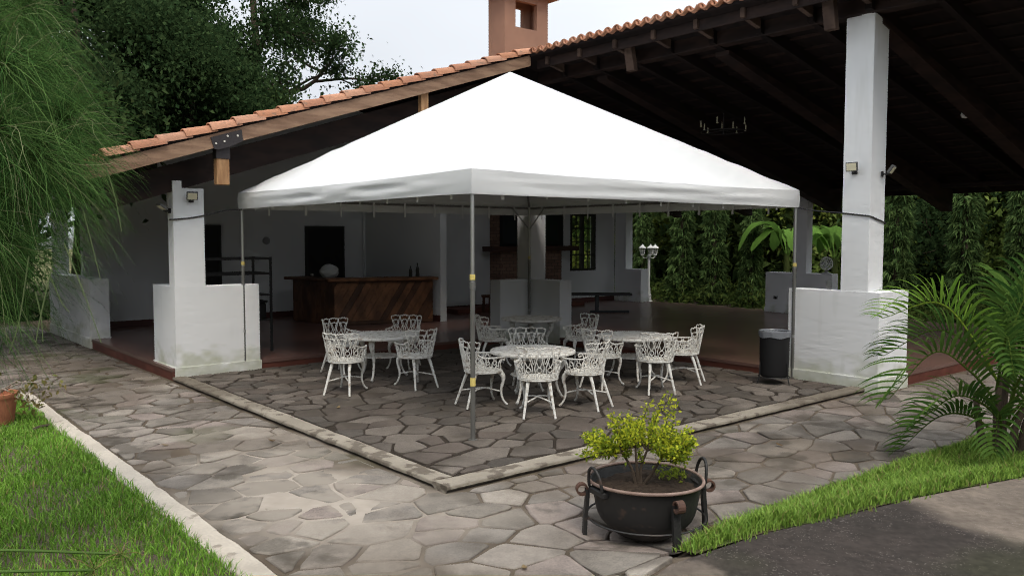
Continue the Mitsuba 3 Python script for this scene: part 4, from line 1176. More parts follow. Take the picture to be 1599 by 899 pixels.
# chandelier under the ceiling
ch = thing('chandelier', 'dark hanging chandelier with small pale candle tubes under the roof', 'chandelier')
Mc = xf(9.5, 4.33, 3.95)
a3 = np.linspace(0, 2 * PI, 31)
obj('ring', tube(np.stack([0.42 * np.cos(a3), 0.42 * np.sin(a3), 0 * a3], 1), 0.010, 6), 'iron_black', ch, to_world=Mc)
m = MB(); m.tube([(0, 0, -0.05), (0, 0, 0.63)], 0.012, 6)
for q in range(4):
    m.tube([(0, 0, 0.02), (0.42 * math.cos(q * PI / 2), 0.42 * math.sin(q * PI / 2), 0)], 0.007, 5)
obj('arms', m.mesh(), 'iron_black', ch, to_world=Mc)
cand = mikit.ply(lathe([(0.001, 0.0), (0.028, 0.0), (0.03, 0.02), (0.014, 0.022), (0.014, 0.14), (0.008, 0.17), (0.001, 0.185)], 8), 'light_face', smooth=40)
for q in range(9):
    put('candle', cand, ch, Mc @ T().translate([0.42 * math.cos(q * PI / 4.5), 0.42 * math.sin(q * PI / 4.5), 0.008 + 0.10 * (q % 2)]).scale(0.7))

# white lamp post with three lanterns
lp = thing('lamp_post', 'white ornate lamp post with three lanterns, in front of the far hedge', 'lamp post')
Ml = xf(15.95, 11.68, -0.08, math.atan2(RT[1], RT[0]))
obj('post', lathe([(0.001, 0), (0.13, 0), (0.13, 0.06), (0.09, 0.09), (0.075, 0.22), (0.09, 0.25), (0.06, 0.30), (0.05, 0.42), (0.062, 0.45), (0.04, 0.50), (0.038, 1.42), (0.055, 1.46), (0.03, 1.52), (0.001, 1.53)], 16), 'lamp_white', lp, smooth=40, to_world=Ml)
m = MB()
LN = [(-0.20, 0.02), (0.03, -0.12), (0.20, 0.06)]
for x, y in LN:
    m.tube(spline([(0, 0, 1.44), (x * 0.6, y * 0.6, 1.40), (x, y, 1.45), (x, y, 1.49)], 9), 0.014, 6)
obj('arms', m.mesh(), 'lamp_white', lp, to_world=Ml)
for x, y in LN:
    L = obj('lantern', lathe([(0.001, 1.83), (0.03, 1.81), (0.02, 1.80), (0.05, 1.775), (0.115, 1.72), (0.118, 1.705), (0.095, 1.70), (0.001, 1.70)], 8), 'lamp_white', lp, to_world=Ml @ T().translate([x, y, 0]))
    obj('cup', lathe([(0.001, 1.48), (0.045, 1.48), (0.06, 1.50), (0.055, 1.515), (0.001, 1.515)], 8), 'lamp_white', L, to_world=Ml @ T().translate([x, y, 0]))
    obj('lantern_glass', lathe([(0.050, 1.516), (0.090, 1.699)], 8), 'pane_glass', L, to_world=Ml @ T().translate([x, y, 0]))
    m = MB()
    for q in range(8):
        b = q * PI / 4
        m.tube([(0.052 * math.cos(b), 0.052 * math.sin(b), 1.515), (0.092 * math.cos(b), 0.092 * math.sin(b), 1.70)], 0.006, 4)
    obj('lantern_bars', m.mesh(), 'lamp_white', L, to_world=Ml @ T().translate([x, y, 0]))

# ------------------------------------------------------------------ cauldron planter
PX_, PY_ = 0.565, -1.545
GZ = float(gz(np.array(PX_), np.array(PY_))) - 0.005
RIM = 0.315
pn = thing('cauldron_planter', 'big black iron cauldron on a scrolled iron stand, used as a planter on the paving', 'planter')
Mp = xf(PX_, PY_, 0.0)
prof = [(0.001, GZ + 0.035), (0.12, GZ + 0.042), (0.21, GZ + 0.075), (0.285, GZ + 0.14), (0.335, GZ + 0.22), (0.372, RIM - 0.03), (0.392, RIM - 0.006)]
inner = [(0.372, RIM - 0.008), (0.352, RIM - 0.05), (0.33, RIM - 0.10), (0.30, RIM - 0.14), (0.001, RIM - 0.15)]
obj('bowl', lathe([tuple(p) for p in spline([(a_, 0, b_) for a_, b_ in prof], 24)[:, [0, 2]]] + inner, 44), 'iron_black', pn, smooth=40, to_world=Mp)
a4 = np.linspace(0, 2 * PI, 65)
rimr = 0.388 + 0.003 * np.sin(a4 * 3 + 1)
obj('rim', tube(np.stack([rimr * np.cos(a4), rimr * np.sin(a4), RIM + 0.004 * np.sin(2 * a4)], 1), 0.0115, 7, caps=False), 'iron_rim', pn, smooth=True, to_world=Mp)
def soil_fn(U, V):
    X, Y = V * np.cos(U), V * np.sin(U)
    p = np.stack([X * 9, Y * 9, 0 * X], -1)
    return np.stack([X, Y, RIM - 0.062 + 0.035 * (1 - (V / 0.35) ** 2) + 0.045 * (meshkit.fbm(p, 4, 3) - 0.5) + 0.02 * (meshkit.noise(p * 5, 4) - 0.5)], -1)
obj('soil', grid(np.linspace(0, 2 * PI, 90), np.linspace(0.0005, 0.362, 34), soil_fn), 'soil_mat', pn, smooth=40, to_world=Mp)
# stand: four flat bars with scrolled heads, and a ring
def flatbar(path, w, t, nrm):
    path = np.asarray(path, float); nrm = np.array(nrm, float)
    tg = np.gradient(path, axis=0); tg /= np.linalg.norm(tg, axis=1, keepdims=True)
    th = np.cross(tg, nrm); th /= np.linalg.norm(th, axis=1, keepdims=True) + 1e-9
    V = np.stack([path + nrm * w + th * t, path - nrm * w + th * t, path - nrm * w - th * t, path + nrm * w - th * t], 1)
    n_ = len(path)
    i, j = np.meshgrid(np.arange(n_ - 1), np.arange(4), indexing='ij')
    q_ = np.stack([i * 4 + j, (i + 1) * 4 + j, (i + 1) * 4 + (j + 1) % 4, i * 4 + (j + 1) % 4], -1).reshape(-1, 4)
    e = (n_ - 1) * 4
    return V.reshape(-1, 3), np.vstack([q_[:, [0, 1, 2]], q_[:, [0, 2, 3]], [[0, 1, 2], [0, 2, 3], [e, e + 2, e + 1], [e, e + 3, e + 2]]])
base_ang = math.atan2(-RT[1], -RT[0])     # towards the left of the photo
for da in (0.08, 1.90, 3.25, 4.80):
    b = base_ang + da
    e1 = np.array([math.cos(b), math.sin(b), 0]); nrm = np.array([-math.sin(b), math.cos(b), 0])
    sc = [(0.402 + 0.046 - 0.006 + 0.036 * math.cos(q_), RIM - 0.065 + 0.036 * math.sin(q_)) for q_ in np.linspace(-PI * 1.25, PI * 0.98, 16)[::-1]]
    gl_ = GZ + 0.005 if da < 1 else float(gz(np.array(PX_ + 0.43 * math.cos(b)), np.array(PY_ + 0.43 * math.sin(b)))) - 0.01
    leg_ = [(0.425, gl_), (0.418, 0.05), (0.408, 0.16), (0.404, RIM - 0.10)]
    P = np.array([e1 * a_ + np.array([0, 0, z_]) for a_, z_ in leg_ + sc])
    k = obj('stand_leg', flatbar(P[:5], 0.027, 0.013, nrm), 'iron_black', pn, to_world=Mp)
    obj('scroll', flatbar(P[4:], 0.026, 0.006, nrm), 'iron_rust', k, to_world=Mp)
hb = np.linspace(0, 2 * PI, 50)
obj('stand_ring', tube(np.stack([0.402 * np.cos(hb), 0.402 * np.sin(hb), 0.06 + 0 * hb], 1), 0.007, 5, caps=False), 'iron_black', pn, to_world=Mp)
for da in (0.42, 3.32):
    b = base_ang + da
    c0 = np.array([math.cos(b), math.sin(b), 0]); tg = np.array([-math.sin(b), math.cos(b), 0])
    P = [c0 * (0.395 + 0.02 * math.sin(q_)) + tg * (0.085 * math.cos(q_)) + np.array([0, 0, RIM - 0.03 + 0.145 * max(0, math.sin(q_)) ** 0.8]) for q_ in np.linspace(-0.05, PI + 0.05, 20)]
    obj('handle', tube(P, 0.011, 7), 'iron_black', pn, smooth=True, to_world=Mp)
    obj('lug', box(-0.03, 0.03, -0.1, 0.1, -0.05, 0.0, 0.01), 'iron_black', pn, to_world=Mp @ T().translate((c0 * 0.372 + np.array([0, 0, RIM - 0.03])).tolist()).rotate([0, 0, 1], math.degrees(b)).scale([0.8, 1, 0.9]))
wb = base_ang + 3.05
wm = Mp @ T().translate([0.45 * math.cos(wb), 0.45 * math.sin(wb), GZ + 0.06]).rotate([0, 0, 1], math.degrees(wb)).rotate([1, 0, 0], 90)
obj('wheel', lathe([(0.02, -0.02), (0.055, -0.022), (0.062, -0.015), (0.062, 0.015), (0.055, 0.022), (0.02, 0.02), (0.02, -0.02)], 20), 'iron_rust', pn, smooth=40, to_world=wm)

# ------------------------------------------------------------------ plants
def rand_dirs(n, r, zb=0.0):
    d = r.normal(size=(n, 3)); d[:, 2] += zb
    return d / np.linalg.norm(d, axis=1, keepdims=True)


def leaves(pos, d, size, width, r, fold=0.25, droop=0.15):
    """folded leaves: base at pos, along d"""
    n = len(pos)
    ref = rand_dirs(n, r, 0.6)
    s = np.cross(d, ref); s /= np.linalg.norm(s, axis=1, keepdims=True) + 1e-9
    up = np.cross(s, d); up *= np.sign(up[:, 2:] + 1e-9)
    size = np.broadcast_to(size, (n,))[:, None]
    w = size * width
    tip = pos + d * size - np.array([0, 0, 1]) * droop * size
    mid = pos + d * size * 0.45
    v = np.stack([pos, mid + s * w + up * w * fold, tip, mid - s * w + up * w * fold], 1).reshape(-1, 3)
    b = np.arange(n)[:, None] * 4
    return v, np.concatenate([b + [0, 1, 2], b + [0, 2, 3]])


def leaf_cols(n, r, c0, c1, lo=0.7, hi=1.25, per=4):
    k = r.uniform(0, 1, (n, 1))
    c = (np.array(c0) * (1 - k) + np.array(c1) * k) * r.uniform(lo, hi, (n, 1))
    return np.repeat(np.clip(c, 0, 1), per, 0)


# yellow green shrub in the cauldron
r = np.random.default_rng(31)
sh = thing('golden_shrub', 'small bushy shrub with yellow green leaves growing in the iron cauldron', 'shrub')
b0 = np.array([PX_ - 0.04, PY_ + 0.02, RIM - 0.05])
tips, wood_ = [], MB()
RT3, FH3, UP3 = np.array([*RT[:2], 0]), np.array([*FH[:2], 0]), np.array([0, 0, 1.0])
targets = []
for k in range(74):
    x = r.uniform(-0.38, 0.38); dd = r.uniform(-0.20, 0.20)
    top = 0.47 - 0.26 * abs(x - 0.06) ** 1.2 * 2 - 0.25 * abs(dd)
    z = r.uniform(0.20, max(0.24, top)) + 0.06
    targets.append((x, dd, z))
targets += [(-0.37, 0.0, 0.34), (-0.40, 0.02, 0.22), (0.15, 0, 0.60), (0.24, 0.05, 0.57), (0.05, -0.05, 0.58), (0.36, 0.0, 0.28), (0.34, 0.02, 0.18), (-0.20, 0, 0.50), (-0.12, 0.03, 0.46), (0.20, -0.04, 0.62)]
m = MB()
stems = []
for k in range(4):
    e = b0 + RT3 * (-0.12 + 0.085 * k) + FH3 * r.uniform(-0.08, 0.08) + UP3 * r.uniform(0.20, 0.28)
    P = spline([b0 + RT3 * 0.015 * (k - 1.5), (b0 + e) / 2 + RT3 * r.uniform(-.02, .02), e], 8)
    m.tube(P, np.linspace(0.014, 0.008, 8), 6); stems.append(P)
obj('stem', m.mesh(), 'bark_mat', sh, smooth=40)
lp_, ld_ = [], []
m = MB()
for x, dd, z in targets:
    t = b0 + RT3 * x + FH3 * dd + UP3 * z
    src = min((P[q_] for P in stems for q_ in (4, 6, 7)), key=lambda s_: np.linalg.norm(s_ - t + UP3 * 0.1))
    P = spline([src, (src + t) / 2 + UP3 * -0.02 + r.normal(0, 0.012, 3), t], 9)
    m.tube(P, np.linspace(0.0055, 0.0018, 9), 4, caps=False)
    for q_ in np.linspace(0.35, 1, 26):
        i = q_ * 8; a_ = P[int(min(i, 7))] + (P[min(int(i) + 1, 8)] - P[int(min(i, 7))]) * (i - int(min(i, 7)))
        for _ in range(3):
            lp_.append(a_ + r.normal(0, 0.014, 3)); ld_.append(r.normal(0, 1, 3) + (t - src) / np.linalg.norm(t - src) * 0.7 + UP3 * 0.3)
obj('twig', m.mesh(), 'bark_mat', sh)
lp_, ld_ = np.array(lp_), np.array(ld_); ld_ /= np.linalg.norm(ld_, axis=1, keepdims=True)
hk = np.clip((lp_[:, 2] - b0[2] - 0.15) / 0.40, 0, 1)[:, None]
young = (r.uniform(0, 1, (len(lp_), 1)) < 0.30 + 0.55 * hk)
cc = np.where(young, [0.56, 0.60, 0.055], [0.20, 0.28, 0.03]) * r.uniform(0.75, 1.2, (len(lp_), 1))
obj('foliage', leaves(lp_, ld_, r.uniform(0.018, 0.036, len(lp_)), 0.30, r), 'leaf_mat', sh, color=np.repeat(np.clip(cc, 0, 1), 4, 0), kind='stuff')
# a few weeds at the edge of the soil
wp = np.array([[PX_, PY_, RIM - 0.05]]) + RT3 * r.uniform(0.10, 0.30, (160, 1)) + FH3 * r.uniform(0.05, 0.26, (160, 1)) + UP3 * r.uniform(0, 0.07, (160, 1))
obj('low_leaves', leaves(wp, rand_dirs(160, r, 0.3), 0.030, 0.3, r), 'leaf_mat', sh, color=leaf_cols(160, r, (0.16, 0.22, 0.03), (0.28, 0.33, 0.05)), kind='stuff')


# ---- feather palm at the right
def frond(base, P, nl, ll, r, vshape=0.95, col=((0.055, 0.115, 0.022), (0.10, 0.17, 0.03))):
    """rachis through the points P, leaflets on both sides"""
    path = spline([base] + list(P), 40)
    mb = MB()
    cs = np.array(col[0]) * 0.5 + np.array(col[1]) * 0.5
    mb.tube(path, np.linspace(0.014, 0.003, 40), 5, c=cs * [1.6, 1.25, 1.2])
    tg = np.gradient(path, axis=0); tg /= np.linalg.norm(tg, axis=1, keepdims=True)
    for k in range(nl):
        u = 0.22 + 0.78 * k / (nl - 1)
        i = min(int(u * 39), 38)
        p = path[i] + (path[i + 1] - path[i]) * (u * 39 - i); t = tg[i]
        side = np.cross(t, UP3); side /= np.linalg.norm(side) + 1e-9
        upv = np.cross(side, t)
        L = ll * (math.sin(PI * (0.12 + 0.80 * (u - 0.22) / 0.78)) ** 0.7) * r.uniform(0.88, 1.1)
        for sg in (-1, 1):
            d = t * (0.35 + 0.6 * u) + side * sg * 0.75 + upv * vshape * r.uniform(0.8, 1.2)
            d /= np.linalg.norm(d)
            w = 0.0155 * r.uniform(0.8, 1.15)
            s = np.linspace(0, 1, 6)[:, None]
            c = p + d * L * s - UP3 * (0.36 * L * s ** 2.6)
            wd_ = np.interp(s[:, 0], [0, 0.15, 0.5, 0.85, 1], [0.4, 1, 0.95, 0.5, 0.04])[:, None] * w
            nrm = np.cross(d, np.cross(UP3, d)); sd = np.cross(d, upv); sd /= np.linalg.norm(sd) + 1e-9
            a_, b_ = c + sd * wd_ + upv * wd_ * 0.4, c - sd * wd_ + upv * wd_ * 0.4
            v = np.stack([a_, c, b_], 1).reshape(-1, 3)
            f = []
            for q in range(5):
                o_ = q * 3
                f += [[o_, o_ + 3, o_ + 4], [o_, o_ + 4, o_ + 1], [o_ + 1, o_ + 4, o_ + 5], [o_ + 1, o_ + 5, o_ + 2]]
            kc = r.uniform(0, 1)
            mb.add(v, f, (np.array(col[0]) * (1 - kc) + np.array(col[1]) * kc) * r.uniform(0.8, 1.2))
    return mb


pr = np.random.default_rng(41)
palm = thing('feather_palm', 'clumping palm with arching feathery fronds on the grass strip at right', 'palm')
PB = np.array([4.46, -2.36, -0.04])
def pt(rgt, fwd, z): return PB + RT3 * rgt + FH3 * fwd + UP3 * z
m = MB()
for rg, fw, h in ((0.0, 0.0, 0.75), (0.10, 0.1, 0.95), (-0.06, 0.08, 0.55), (0.16, -0.04, 0.7), (0.06, -0.08, 0.5)):
    P = spline([pt(rg, fw, -0.02), pt(rg * 1.5 - 0.02, fw * 1.5, h * 0.5), pt(rg * 2.2, fw * 2.0, h)], 10)
    obj('stem', tube(P, np.linspace(0.038, 0.024, 10) * (1 + 0.06 * np.cos(np.arange(10) * 3)), 9), 'bark_mat', palm, smooth=40)
FR = [  # right, forward, height of three points along each frond
    ((0.0, 0.0, .65), (-0.24, 0.0, 1.06), (-0.56, 0.05, 1.40), (-1.06, 0.05, 1.26)),
    ((-0.05, -0.05, .5), (-0.34, -0.12, 0.80), (-0.70, -0.18, 0.98), (-1.12, -0.25, 0.58)),
    ((0.0, 0.05, .7), (-0.22, 0.18, 1.02), (-0.48, 0.3, 1.12), (-0.86, 0.45, 0.86)),
    ((-0.02, -0.06, .35), (-0.25, -0.16, 0.52), (-0.55, -0.25, 0.60), (-0.92, -0.30, 0.36)),
    ((-0.02, 0.0, .22), (-0.28, 0.0, 0.38), (-0.56, 0.0, 0.36), (-0.86, 0.05, 0.06)),
    ((0.05, 0.05, .7), (0.12, 0.05, 1.15), (0.30, 0.05, 1.55), (0.72, 0.1, 1.85)),
    ((0.08, 0.0, .7), (0.35, 0.0, 1.1), (0.72, -0.05, 1.32), (1.25, -0.1, 1.15)),
    ((0.05, -0.1, .5), (0.2, -0.35, 0.95), (0.35, -0.6, 1.10), (0.5, -1.0, 0.80)),
    ((0.1, 0.1, .8), (0.25, 0.35, 1.30), (0.45, 0.65, 1.5), (0.75, 1.05, 1.35)),
    ((0.1, -0.02, .4), (0.35, -0.1, 0.75), (0.65, -0.2, 0.85), (1.0, -0.3, 0.55)),
    ((-0.02, 0.02, .6), (-0.10, -0.2, 1.0), (-0.22, -0.45, 1.15), (-0.40, -0.85, 0.90)),
    ((0.0, -0.05, .2), (-0.12, -0.22, 0.42), (-0.26, -0.42, 0.46), (-0.42, -0.66, 0.22)),
    ((0.06, -0.05, .3), (0.14, -0.25, 0.6), (0.22, -0.5, 0.66), (0.34, -0.8, 0.40)),
    ((0.02, 0.03, .5), (0.0, 0.02, 0.85), (-0.06, 0.0, 1.12), (-0.24, 0.0, 1.20)),
    ((0.08, 0.0, .4), (0.18, 0.0, 0.9), (0.32, 0.02, 1.15), (0.58, 0.0, 1.12)),
    ((0.05, -0.05, .3), (0.0, -0.25, 0.72), (-0.02, -0.5, 0.86), (0.0, -0.9, 0.62)),
    ((0.10, 0.0, .25), (0.30, -0.08, 0.50), (0.55, -0.12, 0.55), (0.86, -0.15, 0.30)),
    ((0.1, 0.06, .7), (0.28, 0.1, 1.1), (0.5, 0.12, 1.25), (0.95, 0.1, 1.02)),
]
for k, q in enumerate(FR):
    mb = frond(pt(*q[0]), [pt(*p) for p in q[1:]], 23 if k not in (3, 4, 11, 12) else 21, 0.56 if k < 3 or 5 <= k < 9 else 0.40, pr,
               col=((0.040, 0.095, 0.022), (0.095, 0.165, 0.034)) if k not in (0, 6) else ((0.13, 0.26, 0.035), (0.20, 0.34, 0.05)))
    obj('frond', mb.mesh(), 'leaf_mat', palm, color=np.clip(mb.col(), 0, 1))

# ---- papyrus at the left: thin stems, heads of drooping threads
pp = thing('papyrus_clump', 'tall clump of papyrus with masses of thin drooping green threads at left', 'papyrus')
r = np.random.default_rng(52)
PBASE = CAM * [1, 1, 0] + FH3 * 4.1 - RT3 * 3.35 + UP3 * -0.05
def cam_pt(px, py, k): # a place given by direction and distance, in metres, from where one stands
    d = FWD + RT3 * (px - 799.5) / 1291 - (np.array([FH[0] * math.sin(PITCH), FH[1] * math.sin(PITCH), math.cos(PITCH)])) * (py - 449.5) / 1291
    return CAM + d * k
heads = [(10, 40, 4.3), (70, 20, 4.8), (40, 110, 4.0), (95, 120, 4.6), (130, 195, 4.4), (95, 250, 4.1), (30, 210, 3.9), (0, 300, 4.3), (60, 320, 4.6), (105, 300, 4.9), (-20, 150, 4.5), (-30, 60, 4.1),
         (150, 235, 4.9), (20, 380, 4.2), (-30, 400, 4.6), (70, 400, 4.9), (-15, 250, 4.9), (55, 170, 5.0), (110, 165, 5.2), (-50, 330, 4.0), (80, 60, 5.3), (25, 0, 5.0), (10, 455, 4.8), (-50, 480, 4.2), (50, 260, 4.4), (130, 270, 5.2)]
for hx, hy, hk_ in heads:
    c = cam_pt(hx - 36, hy - 6, hk_)
    P = spline([PBASE + r.normal(0, 0.10, 3) * [1, 1, 0], PBASE * 0.5 + c * 0.5 - RT3 * 0.25 + UP3 * 0.35, c], 14)
    s_ = obj('stem', tube(P, np.linspace(0.009, 0.0045, 14), 5), 'leaf_mat', pp, color=np.broadcast_to([0.07, 0.13, 0.03], (14 * 5 + 2, 3)))
    lean = (P[-1] - P[-3]); lean /= np.linalg.norm(lean)
    nr = 310
    d = rand_dirs(nr, r, 0.15) + lean * 0.45 + UP3 * 0.1
    d /= np.linalg.norm(d, axis=1, keepdims=True)
    L = r.uniform(0.26, 0.50, nr)
    s = np.linspace(0, 1, 7)
    drp = r.uniform(0.35, 0.85, nr)
    C = c + d[:, None, :] * (L[:, None] * s)[..., None] - UP3 * (drp * L)[:, None, None] * (s ** 2)[None, :, None]
    C += r.normal(0, 0.045, (nr, 1, 3)) * s[None, :, None] + r.normal(0, 0.045, (nr, 1, 3)) * np.sin(s * PI * 1.6)[None, :, None] * 0.6
    sdv = np.cross(d, UP3); sdv /= np.linalg.norm(sdv, axis=1, keepdims=True) + 1e-9
    up2 = np.cross(sdv, d)
    w = (0.0013 * r.uniform(0.7, 1.25, nr))[:, None] * np.interp(s, [0, 0.7, 1], [1, 0.85, 0.3])[None]
    V = np.stack([C + sdv[:, None] * w[..., None], C - sdv[:, None] * w[..., None] * 0.6 + up2[:, None] * w[..., None], C - sdv[:, None] * w[..., None] * 0.6 - up2[:, None] * w[..., None]], 2)
    V = V.reshape(-1, 3)
    fq = []
    for i in range(6):
        for j in range(3):
            a_, b_ = i * 3 + j, i * 3 + (j + 1) % 3
            fq += [[a_, b_, b_ + 3], [a_, b_ + 3, a_ + 3]]
    F = (np.arange(nr)[:, None, None] * 21 + np.array(fq)[None]).reshape(-1, 3)
    kc = r.uniform(0, 1, (nr, 1))
    col = (np.array([0.055, 0.150, 0.040]) * (1 - kc) + np.array([0.175, 0.295, 0.090]) * kc) * r.uniform(0.8, 1.25, (nr, 1))
    col = np.where(r.uniform(0, 1, (nr, 1)) < 0.48, col * 0.55, col)
    col = np.where(r.uniform(0, 1, (nr, 1)) < 0.05, [0.34, 0.36, 0.20], col)
    obj('thread_head', (V, F), 'leaf_mat', s_, color=np.repeat(np.clip(col, 0, 1), 21, 0), kind='stuff')
# long hanging threads and two stalks lying over the lawn
for a_, b_, c_ in (((100, 380, 4.2), (130, 455, 4.2), (158, 535, 4.25)), ((80, 420, 4.0), (62, 500, 4.0), (56, 535, 4.0)), ((45, 400, 4.1), (30, 500, 4.1), (14, 552, 4.1)), ((130, 330, 4.4), (148, 400, 4.4), (157, 437, 4.4)),
                   ((165, 260, 4.6), (180, 310, 4.6), (190, 362, 4.6)), ((55, 455, 4.2), (64, 495, 4.2), (67, 533, 4.2)), ((78, 430, 4.3), (95, 470, 4.3), (108, 487, 4.3))):
    P = spline([cam_pt(*a_), cam_pt(*b_), cam_pt(*c_)], 12)
    obj('hanging_thread', tube(P, np.linspace(0.004, 0.002, 12), 5), 'leaf_mat', pp, color=np.broadcast_to([0.20, 0.26, 0.12], (62, 3)))
for (x0, y0, k0), (x1, y1, k1) in (((-60, 861, 3.5), (188, 864, 3.75)), ((-60, 893, 3.4), (148, 889, 3.6))):
    A, B = cam_pt(x0, y0, k0), cam_pt(x1, y1, k1)
    P = spline([PBASE + UP3 * 0.3, A, B], 20)
    s_ = obj('stem', tube(P, np.linspace(0.008, 0.006, 20), 6), 'leaf_mat', pp, color=np.broadcast_to([0.13, 0.22, 0.06], (122, 3)))
    nr = 46
    d = rand_dirs(nr, r, 0.1); e = B + d * r.uniform(0.04, 0.16, (nr, 1)) - UP3 * 0.02
    m = MB()
    for q in range(nr): m.tube([B, (B + e[q]) / 2 + UP3 * 0.006, e[q] - UP3 * 0.02], [0.0018, 0.0015, 0.0008], 3, c=(0.14, 0.22, 0.05) if q % 4 else (0.34, 0.27, 0.12), caps=False)
    obj('thread_head', m.mesh(), 'leaf_mat', s_, color=m.col(), kind='stuff')

# ---- clay pot with a bare twiggy plant at the left edge
cp = thing('clay_pot', 'terracotta pot at the left edge of the lawn', 'pot')
Mq = xf(-2.36, 5.02, -0.06)
obj('body', lathe([(0.001, 0), (0.16, 0), (0.20, 0.04), (0.235, 0.30), (0.25, 0.32), (0.25, 0.36), (0.22, 0.36), (0.205, 0.30), (0.001, 0.29)], 24), 'terracotta', cp, smooth=40, to_world=Mq)
obj('foot', lathe([(0.001, -0.02), (0.22, -0.02), (0.23, 0.02), (0.15, 0.03), (0.001, 0.03)], 24), 'kerb_concrete', cp, to_world=Mq)
bp = thing('bare_plant', 'straggly plant with pale bare twigs and few leaves in the terracotta pot', 'plant')
r = np.random.default_rng(6)
pb = np.array([-2.34, 5.02, 0.24])
lp_, ld_ = [], []
for q in [((0.2, 0, 0.16), (0.42, 0.0, 0.17), (0.68, 0.0, 0.14)), ((0.16, 0.05, 0.13), (0.3, 0.05, 0.10), (0.36, 0.02, -0.08)), ((0.1, 0, 0.10), (0.3, 0, -0.02), (0.5, 0.1, 0.02)), ((-0.05, 0, 0.2), (0.0, 0, 0.3), (-0.1, 0.1, 0.4)), ((0.1, 0.1, .1), (0.25, 0.2, 0.16), (0.4, 0.3, 0.2))]:
    P = spline([pb] + [pb + RT3 * a_ + FH3 * b_ + UP3 * c_ for a_, b_, c_ in q], 16) + np.vstack([[0, 0, 0], r.normal(0, 0.008, (15, 3))])
    m = MB(); m.tube(P, np.linspace(0.011, 0.004, 16), 5)
    for i in (9, 11, 12, 13, 14, 15):
        m.tube([P[i], P[i] + r.normal(0, 0.035, 3) + UP3 * 0.02], [0.005, 0.002], 4)
        lp_.append(P[i]); ld_.append(r.normal(0, 1, 3))
    obj('branch', m.mesh(), 'twig_pale', bp)
lp_ = np.repeat(np.array(lp_), 4, 0) + r.normal(0, 0.05, (len(lp_) * 4, 3)) - UP3 * 0.04
obj('foliage', leaves(lp_, rand_dirs(len(lp_), r), 0.07, 0.28, r), 'leaf_mat', bp, color=leaf_cols(len(lp_), r, (0.16, 0.17, 0.05), (0.26, 0.20, 0.09)), kind='stuff')
tag(obj('fallen_stick', tube(spline([(-2.10, 4.35, -0.015), (-2.03, 4.40, 0.0), (-1.93, 4.42, 0.0)], 6), 0.014, 6), 'bark_mat'), 'short dark stick lying on the lawn', 'stick')


lr = np.random.default_rng(90)
for x, y, where in ((-0.35, 2.4, 'on the paving beside the left arm of the kerb'), (-1.2, 2.9, 'on the paving beside the lawn edging'), (0.9, -0.8, 'on the paving just behind the planter'),
                 (1.0, 1.7, 'under the canopy, behind the front pole'), (0.75, 3.2, 'under the canopy, left of the front pole'), (-0.5, -1.5, 'on the paving nearest the camera, left of the planter'), (3.3, -0.9, 'on the paving between kerb and grass strip')):
    z = 0.012 if x > 0.2 and y > 0.2 else float(gz(np.array(x), np.array(y))) + 0.016
    a_ = lr.uniform(0, 2 * PI); L = lr.uniform(0.05, 0.085)
    u_ = np.linspace(0, 1, 7); w_ = 0.24 * L * np.sin(PI * np.clip(u_, 0.03, 0.99)) ** 0.8
    cz = 0.012 * (u_ - 0.4) ** 2 * 4 * L / 0.07
    V = np.vstack([np.column_stack([L * u_, w_, cz + 0.3 * w_]), np.column_stack([L * u_, 0 * w_, cz]), np.column_stack([L * u_, -w_, cz + 0.3 * w_])])
    F = [[i + 7 * k, i + 1 + 7 * k, i + 8 + 7 * k] for k in (0, 1) for i in range(6)] + [[i + 7 * k, i + 8 + 7 * k, i + 7 + 7 * k] for k in (0, 1) for i in range(6)]
    c_ = np.array([(0.16, 0.10, 0.05), (0.28, 0.21, 0.12), (0.09, 0.06, 0.04)][lr.integers(3)])
    tag(obj('fallen_leaf', (V, F), 'leaf_mat', color=np.broadcast_to(c_, (21, 3)), smooth=True, to_world=xf(x, y, z, a_)), 'small dry brown leaf ' + where, 'leaf', 'dry leaves scattered over the paving')


# ---- hedge of weeping columnar trees
def weeping(seed, H, R):
    r = np.random.default_rng(seed)
    nt, per = 620, 9
    z = H * r.uniform(0.0, 1, nt)
    prof = R * np.clip((1.15 - 0.35 * z / H) * (1 - np.clip((z / H - 0.80) / 0.20, 0, 1) ** 2), 0.08, 2)
    prof *= 0.70 + 0.6 * meshkit.noise(np.column_stack([z * 1.7, 0 * z + seed, 0 * z]), 1)
    a = r.uniform(0, 2 * PI, nt)
    rr = prof * np.sqrt(r.uniform(0.10, 1, nt))
    c = np.stack([rr * np.cos(a), rr * np.sin(a), z + 0.12], 1)
    out = np.stack([np.cos(a), np.sin(a), 0 * a], 1)
    ax = out * r.uniform(0.3, 0.9, (nt, 1)) - UP3 * r.uniform(0.15, 0.8, (nt, 1)) + r.normal(0, 0.2, (nt, 3))
    P = np.repeat(c, per, 0) + r.normal(0, 0.022, (nt * per, 3))
    d = np.repeat(ax, per, 0) + r.normal(0, 0.42, (nt * per, 3))
    d /= np.linalg.norm(d, axis=1, keepdims=True)
    n = nt * per
    col = leaf_cols(n, r, (0.070, 0.130, 0.046), (0.165, 0.245, 0.085), 0.6, 1.35) * np.repeat(np.repeat(r.uniform(0.6, 1.4, (nt, 1)), per, 0), 4, 0)
    return leaves(P, d, r.uniform(0.13, 0.22, n), 0.12, r, 0.3, 0.25), np.clip(col, 0, 1)


